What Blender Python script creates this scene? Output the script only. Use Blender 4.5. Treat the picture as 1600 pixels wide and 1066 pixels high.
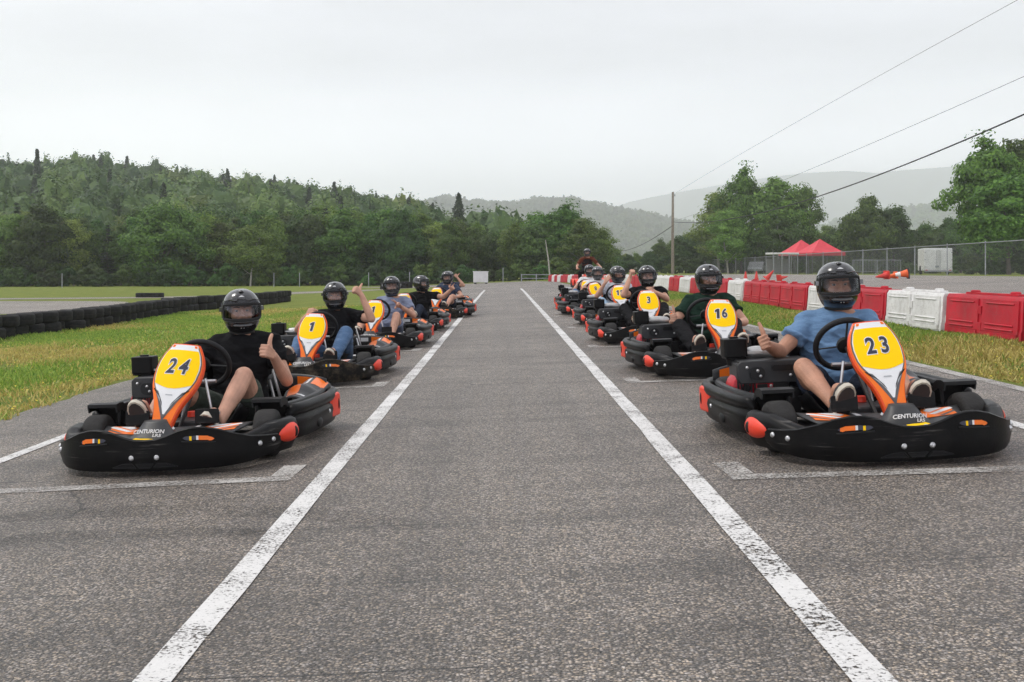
import bpy, math, random
import numpy as np
from mathutils import Vector, Matrix, noise

for o in list(bpy.data.objects):
    bpy.data.objects.remove(o)
SC = bpy.context.scene
COL = SC.collection
R = math.radians
PI = math.pi

# ------------------------------------------------------------------ camera, sky, sun, exposure
F = 1700.0                       # focal length in pixels of the 1600 px wide photograph
VPX, VPY = 786.0, 419.0
cam_d = bpy.data.cameras.new('camera')
cam = bpy.data.objects.new('camera', cam_d)
COL.objects.link(cam)
cam.location = (0, 0, 1.0)
cam.rotation_euler = (R(90), 0, 0)
cam_d.sensor_width = 36
cam_d.lens = 36 * F / 1600
cam_d.shift_x = (800 - VPX) / 1600
cam_d.shift_y = -(533 - VPY) / 1600
cam_d.clip_start = 0.05
cam_d.clip_end = 16000
SC.camera = cam

SUN_EL, SUN_AZ = 58, 285         # azimuth clockwise from +Y: high behind the thin cloud, to the left and a little ahead
world = bpy.data.worlds.new('World')
SC.world = world
world.use_nodes = True
wn, wl = world.node_tree.nodes, world.node_tree.links
wn.clear()
w_out = wn.new('ShaderNodeOutputWorld')
w_bg = wn.new('ShaderNodeBackground')
w_bg.inputs['Strength'].default_value = 0.096
w_sky = wn.new('ShaderNodeTexSky')
w_sky.sky_type = 'NISHITA'
w_sky.sun_disc = False
w_sky.sun_elevation = R(SUN_EL)
w_sky.sun_rotation = R(SUN_AZ)
w_sky.air_density = 1.0
w_sky.dust_density = 5.0
w_hs = wn.new('ShaderNodeHueSaturation')
w_hs.inputs['Saturation'].default_value = 0.10
w_tc = wn.new('ShaderNodeTexCoord')
w_map = wn.new('ShaderNodeMapping')
w_map.inputs['Scale'].default_value = (1.0, 1.0, 4.0)
w_nz = wn.new('ShaderNodeTexNoise')
w_nz.inputs['Scale'].default_value = 2.6
w_nz.inputs['Detail'].default_value = 5
w_nz.inputs['Roughness'].default_value = 0.5
w_rp = wn.new('ShaderNodeMapRange')
w_rp.inputs['From Min'].default_value = 0.3
w_rp.inputs['From Max'].default_value = 0.7
w_rp.inputs['To Min'].default_value = 0.82
w_rp.inputs['To Max'].default_value = 1.13
w_mix = wn.new('ShaderNodeMixRGB')          # the cloud layer veils most of the clear sky
w_mix.inputs['Fac'].default_value = 0.85
w_mix.inputs['Color2'].default_value = (8.95, 9.05, 9.85, 1)
w_mul = wn.new('ShaderNodeVectorMath')
w_mul.operation = 'SCALE'
wl.new(w_sky.outputs[0], w_hs.inputs['Color'])
wl.new(w_hs.outputs[0], w_mix.inputs['Color1'])
wl.new(w_tc.outputs['Generated'], w_map.inputs[0])
wl.new(w_map.outputs[0], w_nz.inputs['Vector'])
wl.new(w_nz.outputs['Fac'], w_rp.inputs['Value'])
# added brightness low over the horizon, offsetting what the haze dims
w_sep = wn.new('ShaderNodeSeparateXYZ')
w_el = wn.new('ShaderNodeMapRange')
w_el.inputs['From Min'].default_value = 0.0
w_el.inputs['From Max'].default_value = 0.21
w_el.inputs['To Min'].default_value = 4.0
w_el.inputs['To Max'].default_value = 1.0
w_el.interpolation_type = 'SMOOTHERSTEP'
w_m2 = wn.new('ShaderNodeMath')
w_m2.operation = 'MULTIPLY'
wl.new(w_tc.outputs['Generated'], w_sep.inputs[0])
wl.new(w_sep.outputs['Z'], w_el.inputs['Value'])
wl.new(w_el.outputs[0], w_m2.inputs[0])
wl.new(w_rp.outputs[0], w_m2.inputs[1])
wl.new(w_mix.outputs[0], w_mul.inputs[0])
wl.new(w_m2.outputs[0], w_mul.inputs['Scale'])
wl.new(w_mul.outputs[0], w_bg.inputs['Color'])
wl.new(w_bg.outputs[0], w_out.inputs['Surface'])

sun_d = bpy.data.lights.new('sun', 'SUN')
sun_d.energy = 1.5
sun_d.angle = R(14)
sun_d.color = (1.0, 0.95, 0.88)
sun = bpy.data.objects.new('sun', sun_d)
COL.objects.link(sun)
_sd = Vector((math.sin(R(SUN_AZ)) * math.cos(R(SUN_EL)), math.cos(R(SUN_AZ)) * math.cos(R(SUN_EL)), math.sin(R(SUN_EL))))
sun.rotation_euler = _sd.to_track_quat('Z', 'Y').to_euler()

vs = SC.view_settings
vs.view_transform = 'Standard'
vs.look = 'None'
vs.exposure = 0.27
vs.gamma = 1.0
vs.use_curve_mapping = False
SC.cycles.use_denoising = True
SC.cycles.denoising_prefilter = 'NONE'
SC.cycles.max_bounces = 7
SC.cycles.volume_bounces = 4
SC.cycles.transparent_max_bounces = 16
SC.cycles.caustics_reflective = False
SC.cycles.caustics_refractive = False

# ------------------------------------------------------------------ helpers
def tag(o, label=None, cat=None, group=None, kind=None):
    if label: o['label'] = label
    if cat: o['category'] = cat
    if group: o['group'] = group
    if kind: o['kind'] = kind
    return o

def empty(name, loc=(0, 0, 0), rot=(0, 0, 0), label=None, cat=None, group=None):
    o = bpy.data.objects.new(name, None)
    COL.objects.link(o)
    o.location = loc
    o.rotation_euler = rot
    o.empty_display_size = 0.2
    return tag(o, label, cat, group)

def kids(o):
    return [c for c in ALLOBJ if c.parent is o]

ALLOBJ = []
def link(o, parent=None):
    COL.objects.link(o)
    ALLOBJ.append(o)
    if parent is not None:
        o.parent = parent
    return o

def copy_tree(o, parent=None):
    c = o.copy()
    link(c, parent)
    for ch in [k for k in ALLOBJ if k.parent is o]:
        copy_tree(ch, c)
    return c

def arr(p):
    return np.array(p, dtype=float)

def nrm(v):
    v = arr(v)
    return v / max(1e-9, np.linalg.norm(v))

def crom(pts, n=6, closed=False):
    """Catmull-Rom through pts."""
    P = [arr(p) for p in pts]
    out = []
    N = len(P)
    rng_ = range(N) if closed else range(N - 1)
    for i in rng_:
        if closed:
            a, b, c, d = P[(i - 1) % N], P[i], P[(i + 1) % N], P[(i + 2) % N]
        else:
            a, b, c, d = P[max(i - 1, 0)], P[i], P[i + 1], P[min(i + 2, N - 1)]
        for k in range(n):
            t = k / n
            out.append(0.5 * ((2 * b) + (-a + c) * t + (2 * a - 5 * b + 4 * c - d) * t * t + (-a + 3 * b - 3 * c + d) * t ** 3))
    if not closed:
        out.append(P[-1])
    return out

def frame(o, x, y):
    """4x4 with origin o, x axis x, y axis ~y."""
    x = nrm(x); z = nrm(np.cross(x, arr(y))); y = np.cross(z, x)
    M = np.eye(4)
    M[:3, 0], M[:3, 1], M[:3, 2], M[:3, 3] = x, y, z, o
    return M

def eul(rx, ry, rz):
    return np.array(Matrix.Rotation(rz, 3, 'Z') @ Matrix.Rotation(ry, 3, 'Y') @ Matrix.Rotation(rx, 3, 'X'))

class MB:
    """collects geometry that becomes ONE mesh object"""
    def __init__(s):
        s.v, s.f, s.m = [], [], []
    def add(s, V, Fc, mi=0):
        o = len(s.v)
        s.v.extend([tuple(map(float, p)) for p in V])
        s.f.extend([tuple(i + o for i in f) for f in Fc])
        s.m.extend([mi] * len(Fc))
        return s
    def box(s, c, d, mi=0, Rm=None, taper=1.0):
        hx, hy, hz = d[0] / 2, d[1] / 2, d[2] / 2
        V = []
        for z, t in ((-hz, 1), (hz, taper)):
            for x, y in ((-hx, -hy), (hx, -hy), (hx, hy), (-hx, hy)):
                V.append(arr((x * t, y * t, z)))
        if Rm is not None:
            V = [Rm @ p for p in V]
        V = [p + arr(c) for p in V]
        return s.add(V, [(3, 2, 1, 0), (4, 5, 6, 7), (0, 1, 5, 4), (1, 2, 6, 5), (2, 3, 7, 6), (3, 0, 4, 7)], mi)
    def loft(s, rings, mi=0, caps=True, closed=False):
        n = len(rings[0])
        V = [p for r in rings for p in r]
        Fc = []
        m = len(rings)
        for i in range(m if closed else m - 1):
            j = (i + 1) % m
            for k in range(n):
                l = (k + 1) % n
                Fc.append((i * n + k, i * n + l, j * n + l, j * n + k))
        if caps and not closed:
            Fc.append(tuple(range(n - 1, -1, -1)))
            Fc.append(tuple((m - 1) * n + k for k in range(n)))
        return s.add(V, Fc, mi)
    def tube(s, pts, r, n=10, mi=0, closed=False, caps=True, flat=1.0):
        P = [arr(p) for p in pts]
        N = len(P)
        rs = r if hasattr(r, '__len__') else [r] * N
        T = []
        for i in range(N):
            a = P[(i - 1) % N] if (closed or i > 0) else P[i]
            b = P[(i + 1) % N] if (closed or i < N - 1) else P[i]
            T.append(nrm(b - a))
        u = nrm(np.cross(T[0], (0, 0, 1) if abs(T[0][2]) < .9 else (1, 0, 0)))
        rings = []
        for i in range(N):
            u = nrm(u - T[i] * np.dot(u, T[i]))
            w = np.cross(T[i], u)
            rings.append([P[i] + (u * math.cos(2 * PI * k / n) + w * math.sin(2 * PI * k / n) * flat) * rs[i] for k in range(n)])
        return s.loft(rings, mi, caps, closed)
    def sphere(s, c, r, nu=16, nv=10, mi=0, Rm=None):
        r = arr(r if hasattr(r, '__len__') else (r, r, r))
        V = [arr((0, 0, -1))]
        for j in range(1, nv):
            a = -PI / 2 + PI * j / nv
            for i in range(nu):
                b = 2 * PI * i / nu
                V.append(arr((math.cos(a) * math.cos(b), math.cos(a) * math.sin(b), math.sin(a))))
        V.append(arr((0, 0, 1)))
        V = [p * r for p in V]
        if Rm is not None:
            V = [Rm @ p for p in V]
        V = [p + arr(c) for p in V]
        Fc = []
        for i in range(nu):
            Fc.append((0, 1 + (i + 1) % nu, 1 + i))
            t = 1 + (nv - 2) * nu
            Fc.append((t + i, t + (i + 1) % nu, len(V) - 1))
        for j in range(nv - 2):
            for i in range(nu):
                a, b = 1 + j * nu + i, 1 + j * nu + (i + 1) % nu
                Fc.append((a, b, b + nu, a + nu))
        return s.add(V, Fc, mi)
    def cap(s, a, b, ra, rb, n=14, mi=0):
        a, b = arr(a), arr(b)
        d = nrm(b - a)
        pts, rs = [], []
        for k in range(5):
            t = PI / 2 * k / 4
            pts.append(a - d * ra * math.cos(t)); rs.append(max(ra * math.sin(t), ra * .02))
        for k in range(5):
            t = PI / 2 * k / 4
            pts.append(b + d * rb * math.sin(t)); rs.append(max(rb * math.cos(t), rb * .02))
        return s.tube(pts, rs, n, mi)
    def lathe(s, prof, M=None, n=24, mi=0, caps=False):
        M = np.eye(4) if M is None else M
        rings = []
        for r, z in prof:
            rings.append([(M @ np.array((r * math.cos(2 * PI * k / n), r * math.sin(2 * PI * k / n), z, 1)))[:3] for k in range(n)])
        return s.loft(rings, mi, caps)
    def prism(s, out, M, t, mi=0, side_mi=None):
        n = len(out)
        V = [(M @ np.array((p[0], p[1], 0, 1)))[:3] for p in out] + [(M @ np.array((p[0], p[1], t, 1)))[:3] for p in out]
        s.add(V, [tuple(range(n - 1, -1, -1)), tuple(range(n, 2 * n))], mi)
        o = len(s.v) - 2 * n
        sf = [(o + k, o + (k + 1) % n, o + n + (k + 1) % n, o + n + k) for k in range(n)]
        s.f.extend(sf); s.m.extend([mi if side_mi is None else side_mi] * n)
        return s
    def grid(s, fn, nu, nv, mi=0):
        V = [fn(i / nu, j / nv) for j in range(nv + 1) for i in range(nu + 1)]
        Fc = [(j * (nu + 1) + i, j * (nu + 1) + i + 1, (j + 1) * (nu + 1) + i + 1, (j + 1) * (nu + 1) + i) for j in range(nv) for i in range(nu)]
        return s.add(V, Fc, mi)
    def mesh(s, name, mats, smooth=35):
        me = bpy.data.meshes.new(name)
        me.from_pydata(s.v, [], s.f)
        for m in (mats if isinstance(mats, (list, tuple)) else [mats]):
            me.materials.append(m)
        me.polygons.foreach_set('material_index', s.m)
        if smooth:
            me.polygons.foreach_set('use_smooth', [True] * len(s.f))
            me.set_sharp_from_angle(angle=R(smooth))
        me.update()
        return me
    def build(s, name, mats, parent=None, smooth=35, bevel=0, solid=0):
        o = bpy.data.objects.new(name, s.mesh(name, mats, smooth))
        link(o, parent)
        if solid:
            m = o.modifiers.new('solid', 'SOLIDIFY'); m.thickness = solid; m.offset = 0
        if bevel:
            m = o.modifiers.new('bevel', 'BEVEL'); m.width = bevel; m.segments = 2; m.limit_method = 'ANGLE'; m.angle_limit = R(40)
        return o

def np_mesh(name, V, Q, mats, mi=None, smooth=False):
    me = bpy.data.meshes.new(name)
    V = np.ascontiguousarray(V, dtype=np.float32); Q = np.ascontiguousarray(Q, dtype=np.int32)
    k = Q.shape[1]
    me.vertices.add(len(V)); me.vertices.foreach_set('co', V.ravel())
    me.loops.add(Q.size); me.loops.foreach_set('vertex_index', Q.ravel())
    me.polygons.add(len(Q))
    me.polygons.foreach_set('loop_start', np.arange(0, Q.size, k, dtype=np.int32))
    me.polygons.foreach_set('loop_total', np.full(len(Q), k, dtype=np.int32))
    for m in mats:
        me.materials.append(m)
    if mi is not None:
        me.polygons.foreach_set('material_index', np.asarray(mi, dtype=np.int32))
    if smooth:
        me.polygons.foreach_set('use_smooth', np.ones(len(Q), dtype=bool))
    me.update(calc_edges=True)
    me.validate()
    return me

def text_geo(txt, size, offset=0.0, sx=1.0, shear=0.0):
    c = bpy.data.curves.new('t', 'FONT')
    c.body = txt; c.size = size; c.align_x = 'CENTER'; c.align_y = 'CENTER'; c.offset = offset; c.shear = shear
    c.resolution_u = 3
    o = bpy.data.objects.new('t', c)
    COL.objects.link(o)
    dg = bpy.context.evaluated_depsgraph_get()
    me = bpy.data.meshes.new_from_object(o.evaluated_get(dg))
    V = [(v.co.x * sx, v.co.y, 0) for v in me.vertices]
    Fc = [tuple(p.vertices) for p in me.polygons]
    bpy.data.objects.remove(o); bpy.data.curves.remove(c); bpy.data.meshes.remove(me)
    return V, Fc

def put(V, M):
    return [(M @ np.array((p[0], p[1], p[2], 1)))[:3] for p in V]

# ------------------------------------------------------------------ materials
def pm(name, col, rough=.5, var=.12, scale=6.0, bump=0.0, bscale=60.0, metal=0.0, coat=0.0, spec=.5, dust=0.0, dustcol=(.20, .17, .13), scuff=0.0):
    m = bpy.data.materials.new(name)
    m.use_nodes = True
    nt = m.node_tree; N = nt.nodes; L = nt.links
    b = N['Principled BSDF']
    b.inputs['Roughness'].default_value = rough
    b.inputs['Metallic'].default_value = metal
    b.inputs['Specular IOR Level'].default_value = spec
    b.inputs['Coat Weight'].default_value = coat
    b.inputs['Coat Roughness'].default_value = .06
    tc = N.new('ShaderNodeTexCoord')
    nz = N.new('ShaderNodeTexNoise'); nz.inputs['Scale'].default_value = scale; nz.inputs['Detail'].default_value = 6
    L.new(tc.outputs['Object'], nz.inputs['Vector'])
    rp = N.new('ShaderNodeValToRGB')
    lo = [max(0, c * (1 - var)) for c in col]; hi = [min(1, c * (1 + var)) for c in col]
    rp.color_ramp.elements[0].color = (*lo, 1); rp.color_ramp.elements[0].position = .3
    rp.color_ramp.elements[1].color = (*hi, 1); rp.color_ramp.elements[1].position = .7
    L.new(nz.outputs['Fac'], rp.inputs['Fac'])
    last = rp.outputs['Color']
    if dust:
        n2 = N.new('ShaderNodeTexNoise'); n2.inputs['Scale'].default_value = 14; n2.inputs['Detail'].default_value = 8; n2.inputs['Roughness'].default_value = .7
        L.new(tc.outputs['Object'], n2.inputs['Vector'])
        mr = N.new('ShaderNodeMapRange'); mr.inputs['From Min'].default_value = .45; mr.inputs['From Max'].default_value = .8; mr.inputs['To Max'].default_value = dust
        L.new(n2.outputs['Fac'], mr.inputs['Value'])
        mx = N.new('ShaderNodeMixRGB'); mx.inputs['Color2'].default_value = (*dustcol, 1)
        L.new(mr.outputs[0], mx.inputs['Fac']); L.new(last, mx.inputs['Color1'])
        last = mx.outputs[0]
    if scuff:
        mp = N.new('ShaderNodeMapping'); mp.inputs['Scale'].default_value = (2.2, 2.2, 46); mp.inputs['Rotation'].default_value = (.12, .16, 0); L.new(tc.outputs['Object'], mp.inputs[0])
        k = mathn(N, L, 'MULTIPLY', mapr(N, L, noise_n(N, L, mp.outputs[0], 2.2, 5, .6), .60, .68, 0, scuff), mapr(N, L, noise_n(N, L, tc.outputs['Object'], 4.5, 3), .46, .60, 0, 1), clamp=True)
        last = mixc(N, L, k, last, (.10, .095, .088))
    L.new(last, b.inputs['Base Color'])
    rr = N.new('ShaderNodeMapRange'); rr.inputs['To Min'].default_value = max(0, rough - .08); rr.inputs['To Max'].default_value = min(1, rough + .12)
    L.new(nz.outputs['Fac'], rr.inputs['Value']); L.new(rr.outputs[0], b.inputs['Roughness'])
    if bump:
        n3 = N.new('ShaderNodeTexNoise'); n3.inputs['Scale'].default_value = bscale; n3.inputs['Detail'].default_value = 4
        L.new(tc.outputs['Object'], n3.inputs['Vector'])
        bp = N.new('ShaderNodeBump'); bp.inputs['Strength'].default_value = bump; bp.inputs['Distance'].default_value = .01
        L.new(n3.outputs['Fac'], bp.inputs['Height']); L.new(bp.outputs[0], b.inputs['Normal'])
    return m

def leaf_mat(name, c1, c2, trans=.38):
    m = bpy.data.materials.new(name)
    m.use_nodes = True
    nt = m.node_tree; N = nt.nodes; L = nt.links
    N.clear()
    out = N.new('ShaderNodeOutputMaterial')
    geo = N.new('ShaderNodeNewGeometry')
    oi = N.new('ShaderNodeObjectInfo')
    mx = N.new('ShaderNodeMixRGB'); mx.inputs['Color1'].default_value = (*c1, 1); mx.inputs['Color2'].default_value = (*c2, 1)
    L.new(geo.outputs['Random Per Island'], mx.inputs['Fac'])
    hs = N.new('ShaderNodeHueSaturation')
    mr = N.new('ShaderNodeMapRange'); mr.inputs['To Min'].default_value = .55; mr.inputs['To Max'].default_value = 1.7
    mh = N.new('ShaderNodeMapRange'); mh.inputs['To Min'].default_value = .475; mh.inputs['To Max'].default_value = .525
    m2 = N.new('ShaderNodeMath'); m2.operation = 'FRACT'
    m3 = N.new('ShaderNodeMath'); m3.operation = 'MULTIPLY'; m3.inputs[1].default_value = 7.31
    L.new(oi.outputs['Random'], mr.inputs['Value']); L.new(oi.outputs['Random'], m3.inputs[0]); L.new(m3.outputs[0], m2.inputs[0]); L.new(m2.outputs[0], mh.inputs['Value'])
    L.new(mr.outputs[0], hs.inputs['Value']); L.new(mh.outputs[0], hs.inputs['Hue']); L.new(mx.outputs[0], hs.inputs['Color'])
    d = N.new('ShaderNodeBsdfPrincipled'); d.inputs['Roughness'].default_value = .55; d.inputs['Specular IOR Level'].default_value = .3
    t = N.new('ShaderNodeBsdfTranslucent')
    L.new(hs.outputs[0], d.inputs['Base Color']); L.new(hs.outputs[0], t.inputs['Color'])
    ms = N.new('ShaderNodeMixShader'); ms.inputs[0].default_value = trans
    L.new(d.outputs[0], ms.inputs[1]); L.new(t.outputs[0], ms.inputs[2]); L.new(ms.outputs[0], out.inputs['Surface'])
    return m

def nodes(m):
    m.use_nodes = True
    return m.node_tree.nodes, m.node_tree.links, m.node_tree.nodes['Principled BSDF']

def mathn(N, L, op, a, b=None, c=None, clamp=False):
    n = N.new('ShaderNodeMath'); n.operation = op; n.use_clamp = clamp
    for i, x in enumerate((a, b, c)):
        if x is None: continue
        if isinstance(x, (int, float)): n.inputs[i].default_value = x
        else: L.new(x, n.inputs[i])
    return n.outputs[0]

def noise_n(N, L, vec, scale, detail=4, rough=.5, out='Fac'):
    n = N.new('ShaderNodeTexNoise'); n.inputs['Scale'].default_value = scale; n.inputs['Detail'].default_value = detail; n.inputs['Roughness'].default_value = rough
    L.new(vec, n.inputs['Vector'])
    return n.outputs[out]

def mapr(N, L, v, a, b, c, d):
    n = N.new('ShaderNodeMapRange')
    n.inputs['From Min'].default_value = a; n.inputs['From Max'].default_value = b; n.inputs['To Min'].default_value = c; n.inputs['To Max'].default_value = d
    L.new(v, n.inputs['Value'])
    return n.outputs[0]

def mixc(N, L, fac, c1, c2):
    n = N.new('ShaderNodeMixRGB')
    for i, x in (('Fac', fac), ('Color1', c1), ('Color2', c2)):
        if isinstance(x, (int, float)): n.inputs[i].default_value = x
        elif isinstance(x, tuple): n.inputs[i].default_value = (*x, 1)
        else: L.new(x, n.inputs[i])
    return n.outputs[0]

def asphalt_mat(name, base=.125, seams=True, aggregate=True):
    m = bpy.data.materials.new(name)
    N, L, b = nodes(m)
    tc = N.new('ShaderNodeTexCoord').outputs['Object']
    vo = N.new('ShaderNodeTexVoronoi'); vo.inputs['Scale'].default_value = 118; L.new(tc, vo.inputs['Vector'])
    vo2 = N.new('ShaderNodeTexVoronoi'); vo2.inputs['Scale'].default_value = 230; L.new(tc, vo2.inputs['Vector'])
    bw = N.new('ShaderNodeSeparateColor'); L.new(vo.outputs['Color'], bw.inputs[0])
    bw2 = N.new('ShaderNodeSeparateColor'); L.new(vo2.outputs['Color'], bw2.inputs[0])
    stone = mathn(N, L, 'POWER', bw.outputs[0], 2.4)
    fine = bw2.outputs[1]
    g = mathn(N, L, 'ADD', mathn(N, L, 'MULTIPLY', stone, .75), mathn(N, L, 'MULTIPLY', fine, .28))
    gap = mapr(N, L, vo.outputs['Distance'], .35, .75, 1.0, .25)
    g = mathn(N, L, 'MULTIPLY', g, gap)
    v = mapr(N, L, g, 0.0, .8, base * .10, base * 4.6)
    big = noise_n(N, L, tc, .35, 5, .55)
    mid = noise_n(N, L, tc, 2.2, 6, .6)
    v = mathn(N, L, 'MULTIPLY', v, mapr(N, L, big, .3, .7, .74, 1.22))
    v = mathn(N, L, 'MULTIPLY', v, mapr(N, L, mid, .3, .7, .80, 1.15))
    sx = N.new('ShaderNodeSeparateXYZ'); L.new(tc, sx.inputs[0])
    if seams:
        mp = N.new('ShaderNodeMapping'); mp.inputs['Scale'].default_value = (.5, 6, 1); L.new(tc, mp.inputs[0])
        wob = noise_n(N, L, tc, 3.0, 4)
        yy = mathn(N, L, 'ADD', sx.outputs['Y'], mathn(N, L, 'MULTIPLY', wob, .035))
        fr = mathn(N, L, 'FRACT', mathn(N, L, 'MULTIPLY', yy, 1 / .78))
        dl = mathn(N, L, 'ABSOLUTE', mathn(N, L, 'SUBTRACT', fr, .5))
        ln = mapr(N, L, dl, .003, .010, 1, 0)
        msk = mapr(N, L, noise_n(N, L, mp.outputs[0], 1.3, 3), .44, .60, 0, .8)
        ln = mathn(N, L, 'MULTIPLY', ln, msk, clamp=True)
        v = mathn(N, L, 'MULTIPLY', v, mathn(N, L, 'SUBTRACT', 1, ln))
        # rubber laid down across the grid
        mp2 = N.new('ShaderNodeMapping'); mp2.inputs['Scale'].default_value = (.25, 2.2, 1); L.new(tc, mp2.inputs[0])
        rub = mapr(N, L, noise_n(N, L, mp2.outputs[0], 1.0, 4), .5, .72, 1, .62)
        v = mathn(N, L, 'MULTIPLY', v, rub)
        mp3 = N.new('ShaderNodeMapping'); mp3.inputs['Scale'].default_value = (2.4, .10, 1); L.new(tc, mp3.inputs[0])
        v = mathn(N, L, 'MULTIPLY', v, mapr(N, L, noise_n(N, L, mp3.outputs[0], 1.0, 4), .45, .75, 1.04, .74))
        wv = N.new('ShaderNodeVectorMath'); wv.operation = 'ADD'
        nzv = N.new('ShaderNodeTexNoise'); nzv.inputs['Scale'].default_value = 2.2; nzv.inputs['Detail'].default_value = 5; L.new(tc, nzv.inputs['Vector'])
        wsc = N.new('ShaderNodeVectorMath'); wsc.operation = 'SCALE'; wsc.inputs['Scale'].default_value = .5; L.new(nzv.outputs['Color'], wsc.inputs[0])
        L.new(tc, wv.inputs[0]); L.new(wsc.outputs[0], wv.inputs[1])
        cr = N.new('ShaderNodeTexVoronoi'); cr.feature = 'DISTANCE_TO_EDGE'; cr.inputs['Scale'].default_value = .42; L.new(wv.outputs[0], cr.inputs['Vector'])
        crk = mathn(N, L, 'MULTIPLY', mapr(N, L, cr.outputs['Distance'], .0015, .0045, .75, 0), mapr(N, L, noise_n(N, L, tc, .5, 3), .48, .6, 0, 1), clamp=True)
        v = mathn(N, L, 'MULTIPLY', v, mathn(N, L, 'SUBTRACT', 1, crk))
        spot = mapr(N, L, noise_n(N, L, tc, 1.1, 3, .45), .66, .72, 1, .66)
        v = mathn(N, L, 'MULTIPLY', v, spot)
    hue = bw.outputs[2]
    cb = N.new('ShaderNodeCombineColor')
    L.new(mathn(N, L, 'MULTIPLY', v, mapr(N, L, hue, 0, 1, 1.11, 1.26)), cb.inputs[0])
    L.new(v, cb.inputs[1])
    L.new(mathn(N, L, 'MULTIPLY', v, mapr(N, L, hue, 0, 1, .92, .73)), cb.inputs[2])
    L.new(cb.outputs[0], b.inputs['Base Color'])
    b.inputs['Roughness'].default_value = .5
    b.inputs['Specular IOR Level'].default_value = .65
    bp = N.new('ShaderNodeBump'); bp.inputs['Strength'].default_value = .9; bp.inputs['Distance'].default_value = .007
    L.new(mathn(N, L, 'ADD', gap, mathn(N, L, 'MULTIPLY', fine, .4)), bp.inputs['Height']); L.new(bp.outputs[0], b.inputs['Normal'])
    return m

def paint_mat(name, col=(.72, .71, .68), wear=.46, soft=.06):
    """worn road paint: holes show the stones through alpha"""
    m = bpy.data.materials.new(name)
    N, L, b = nodes(m)
    tc = N.new('ShaderNodeTexCoord').outputs['Object']
    n1 = noise_n(N, L, tc, 75, 3, .6)
    n2 = noise_n(N, L, tc, 4.0, 4, .6)
    vo = N.new('ShaderNodeTexVoronoi'); vo.inputs['Scale'].default_value = 115; L.new(tc, vo.inputs['Vector'])
    s = mathn(N, L, 'ADD', mathn(N, L, 'MULTIPLY', n1, .62), mathn(N, L, 'MULTIPLY', n2, .38))
    s = mathn(N, L, 'SUBTRACT', s, mathn(N, L, 'MULTIPLY', mapr(N, L, vo.outputs['Distance'], .3, .8, 0, 1), .06))
    a = mapr(N, L, s, wear - soft, wear + soft * .4, 0, 1)
    L.new(a, b.inputs['Alpha'])
    sc = N.new('ShaderNodeSeparateColor'); L.new(vo.outputs['Color'], sc.inputs[0])
    L.new(mixc(N, L, mathn(N, L, 'ADD', mathn(N, L, 'MULTIPLY', n2, .7), mathn(N, L, 'MULTIPLY', sc.outputs[0], .3)), tuple(c * .78 for c in col), tuple(min(1, c * 1.1) for c in col)), b.inputs['Base Color'])
    b.inputs['Roughness'].default_value = .7
    return m

def ground_mat(name):
    m = bpy.data.materials.new(name)
    N, L, b = nodes(m)
    tc = N.new('ShaderNodeTexCoord').outputs['Object']
    n1 = noise_n(N, L, tc, .22, 6, .6)
    n2 = noise_n(N, L, tc, 1.6, 6, .65)
    n3 = noise_n(N, L, tc, 28, 5, .7)
    n4 = noise_n(N, L, tc, 5.5, 5, .7)
    c = mixc(N, L, mapr(N, L, n2, .35, .68, 0, 1), (.115, .175, .032), (.29, .305, .075))
    c = mixc(N, L, mapr(N, L, n1, .42, .68, 0, .7), c, (.19, .235, .045))
    c = mixc(N, L, mapr(N, L, n4, .53, .70, 0, .85), c, (.22, .155, .06))
    c = mixc(N, L, mapr(N, L, n3, .38, .62, .6, 0), c, (.075, .10, .018))
    L.new(c, b.inputs['Base Color'])
    b.inputs['Roughness'].default_value = .95
    b.inputs['Specular IOR Level'].default_value = .1
    bp = N.new('ShaderNodeBump'); bp.inputs['Strength'].default_value = .8; bp.inputs['Distance'].default_value = .05
    L.new(n3, bp.inputs['Height']); L.new(bp.outputs[0], b.inputs['Normal'])
    return m
# ------------------------------------------------------------------ terrain
K = 0.042                        # the straight is banked: its left side lies lower
def G(x, y):
    x = np.asarray(x, float); y = np.asarray(y, float)
    z = np.where(x > 9, K * 9 + .03 * np.minimum(np.maximum(x - 9, 0), 9), np.where(x < -9, -K * 9 - .003 * np.minimum(np.maximum(-x - 9, 0), 40), K * x))
    return z - .004 * np.clip(y - 45, 0, 85)
def g(x, y):
    return float(G(x, y))
def at(px, Y, dz=0.0):
    X = (px - VPX) * Y / F
    return (X, Y, g(X, Y) + dz)

M_asph = asphalt_mat('asphalt_worn', .102)
M_asph2 = asphalt_mat('asphalt_lot', .115, seams=False)
M_ground = ground_mat('verge_soil_and_turf')
M_line = paint_mat('white_line_paint', (.64, .63, .61), .43)
M_faint = paint_mat('old_grid_paint', (.44, .42, .39), .49, .11)

xs = np.unique(np.concatenate([[-5500, -1500, -700, -400, -250, -160, -110, -80, -60, -49], np.arange(-40, 41, 2.0), [-9, 9, 18, 3.62, -3.87, 50, 65, 90, 130, 200, 320, 500, 800, 1500, 5500]]))
ys = np.unique(np.concatenate([[-50, -20, -5], np.arange(0, 60, 3.0), [45, 130], np.arange(60, 131, 5.0), [170, 230, 320, 450, 700, 1100, 1700, 2600, 4000, 7300]]))
XX, YY = np.meshgrid(xs, ys)
ZZ = G(XX, YY)
V = np.stack([XX, YY, ZZ], -1).reshape(-1, 3)
nx, ny = len(xs), len(ys)
ii = (np.arange(ny - 1)[:, None] * nx + np.arange(nx - 1)[None, :]).ravel()
Q = np.stack([ii, ii + 1, ii + nx + 1, ii + nx], -1)
tag(link(bpy.data.objects.new('ground', np_mesh('ground', V, Q, [M_ground], smooth=True))), 'mown grass verges and fields around the track', None, None, 'structure')

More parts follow.
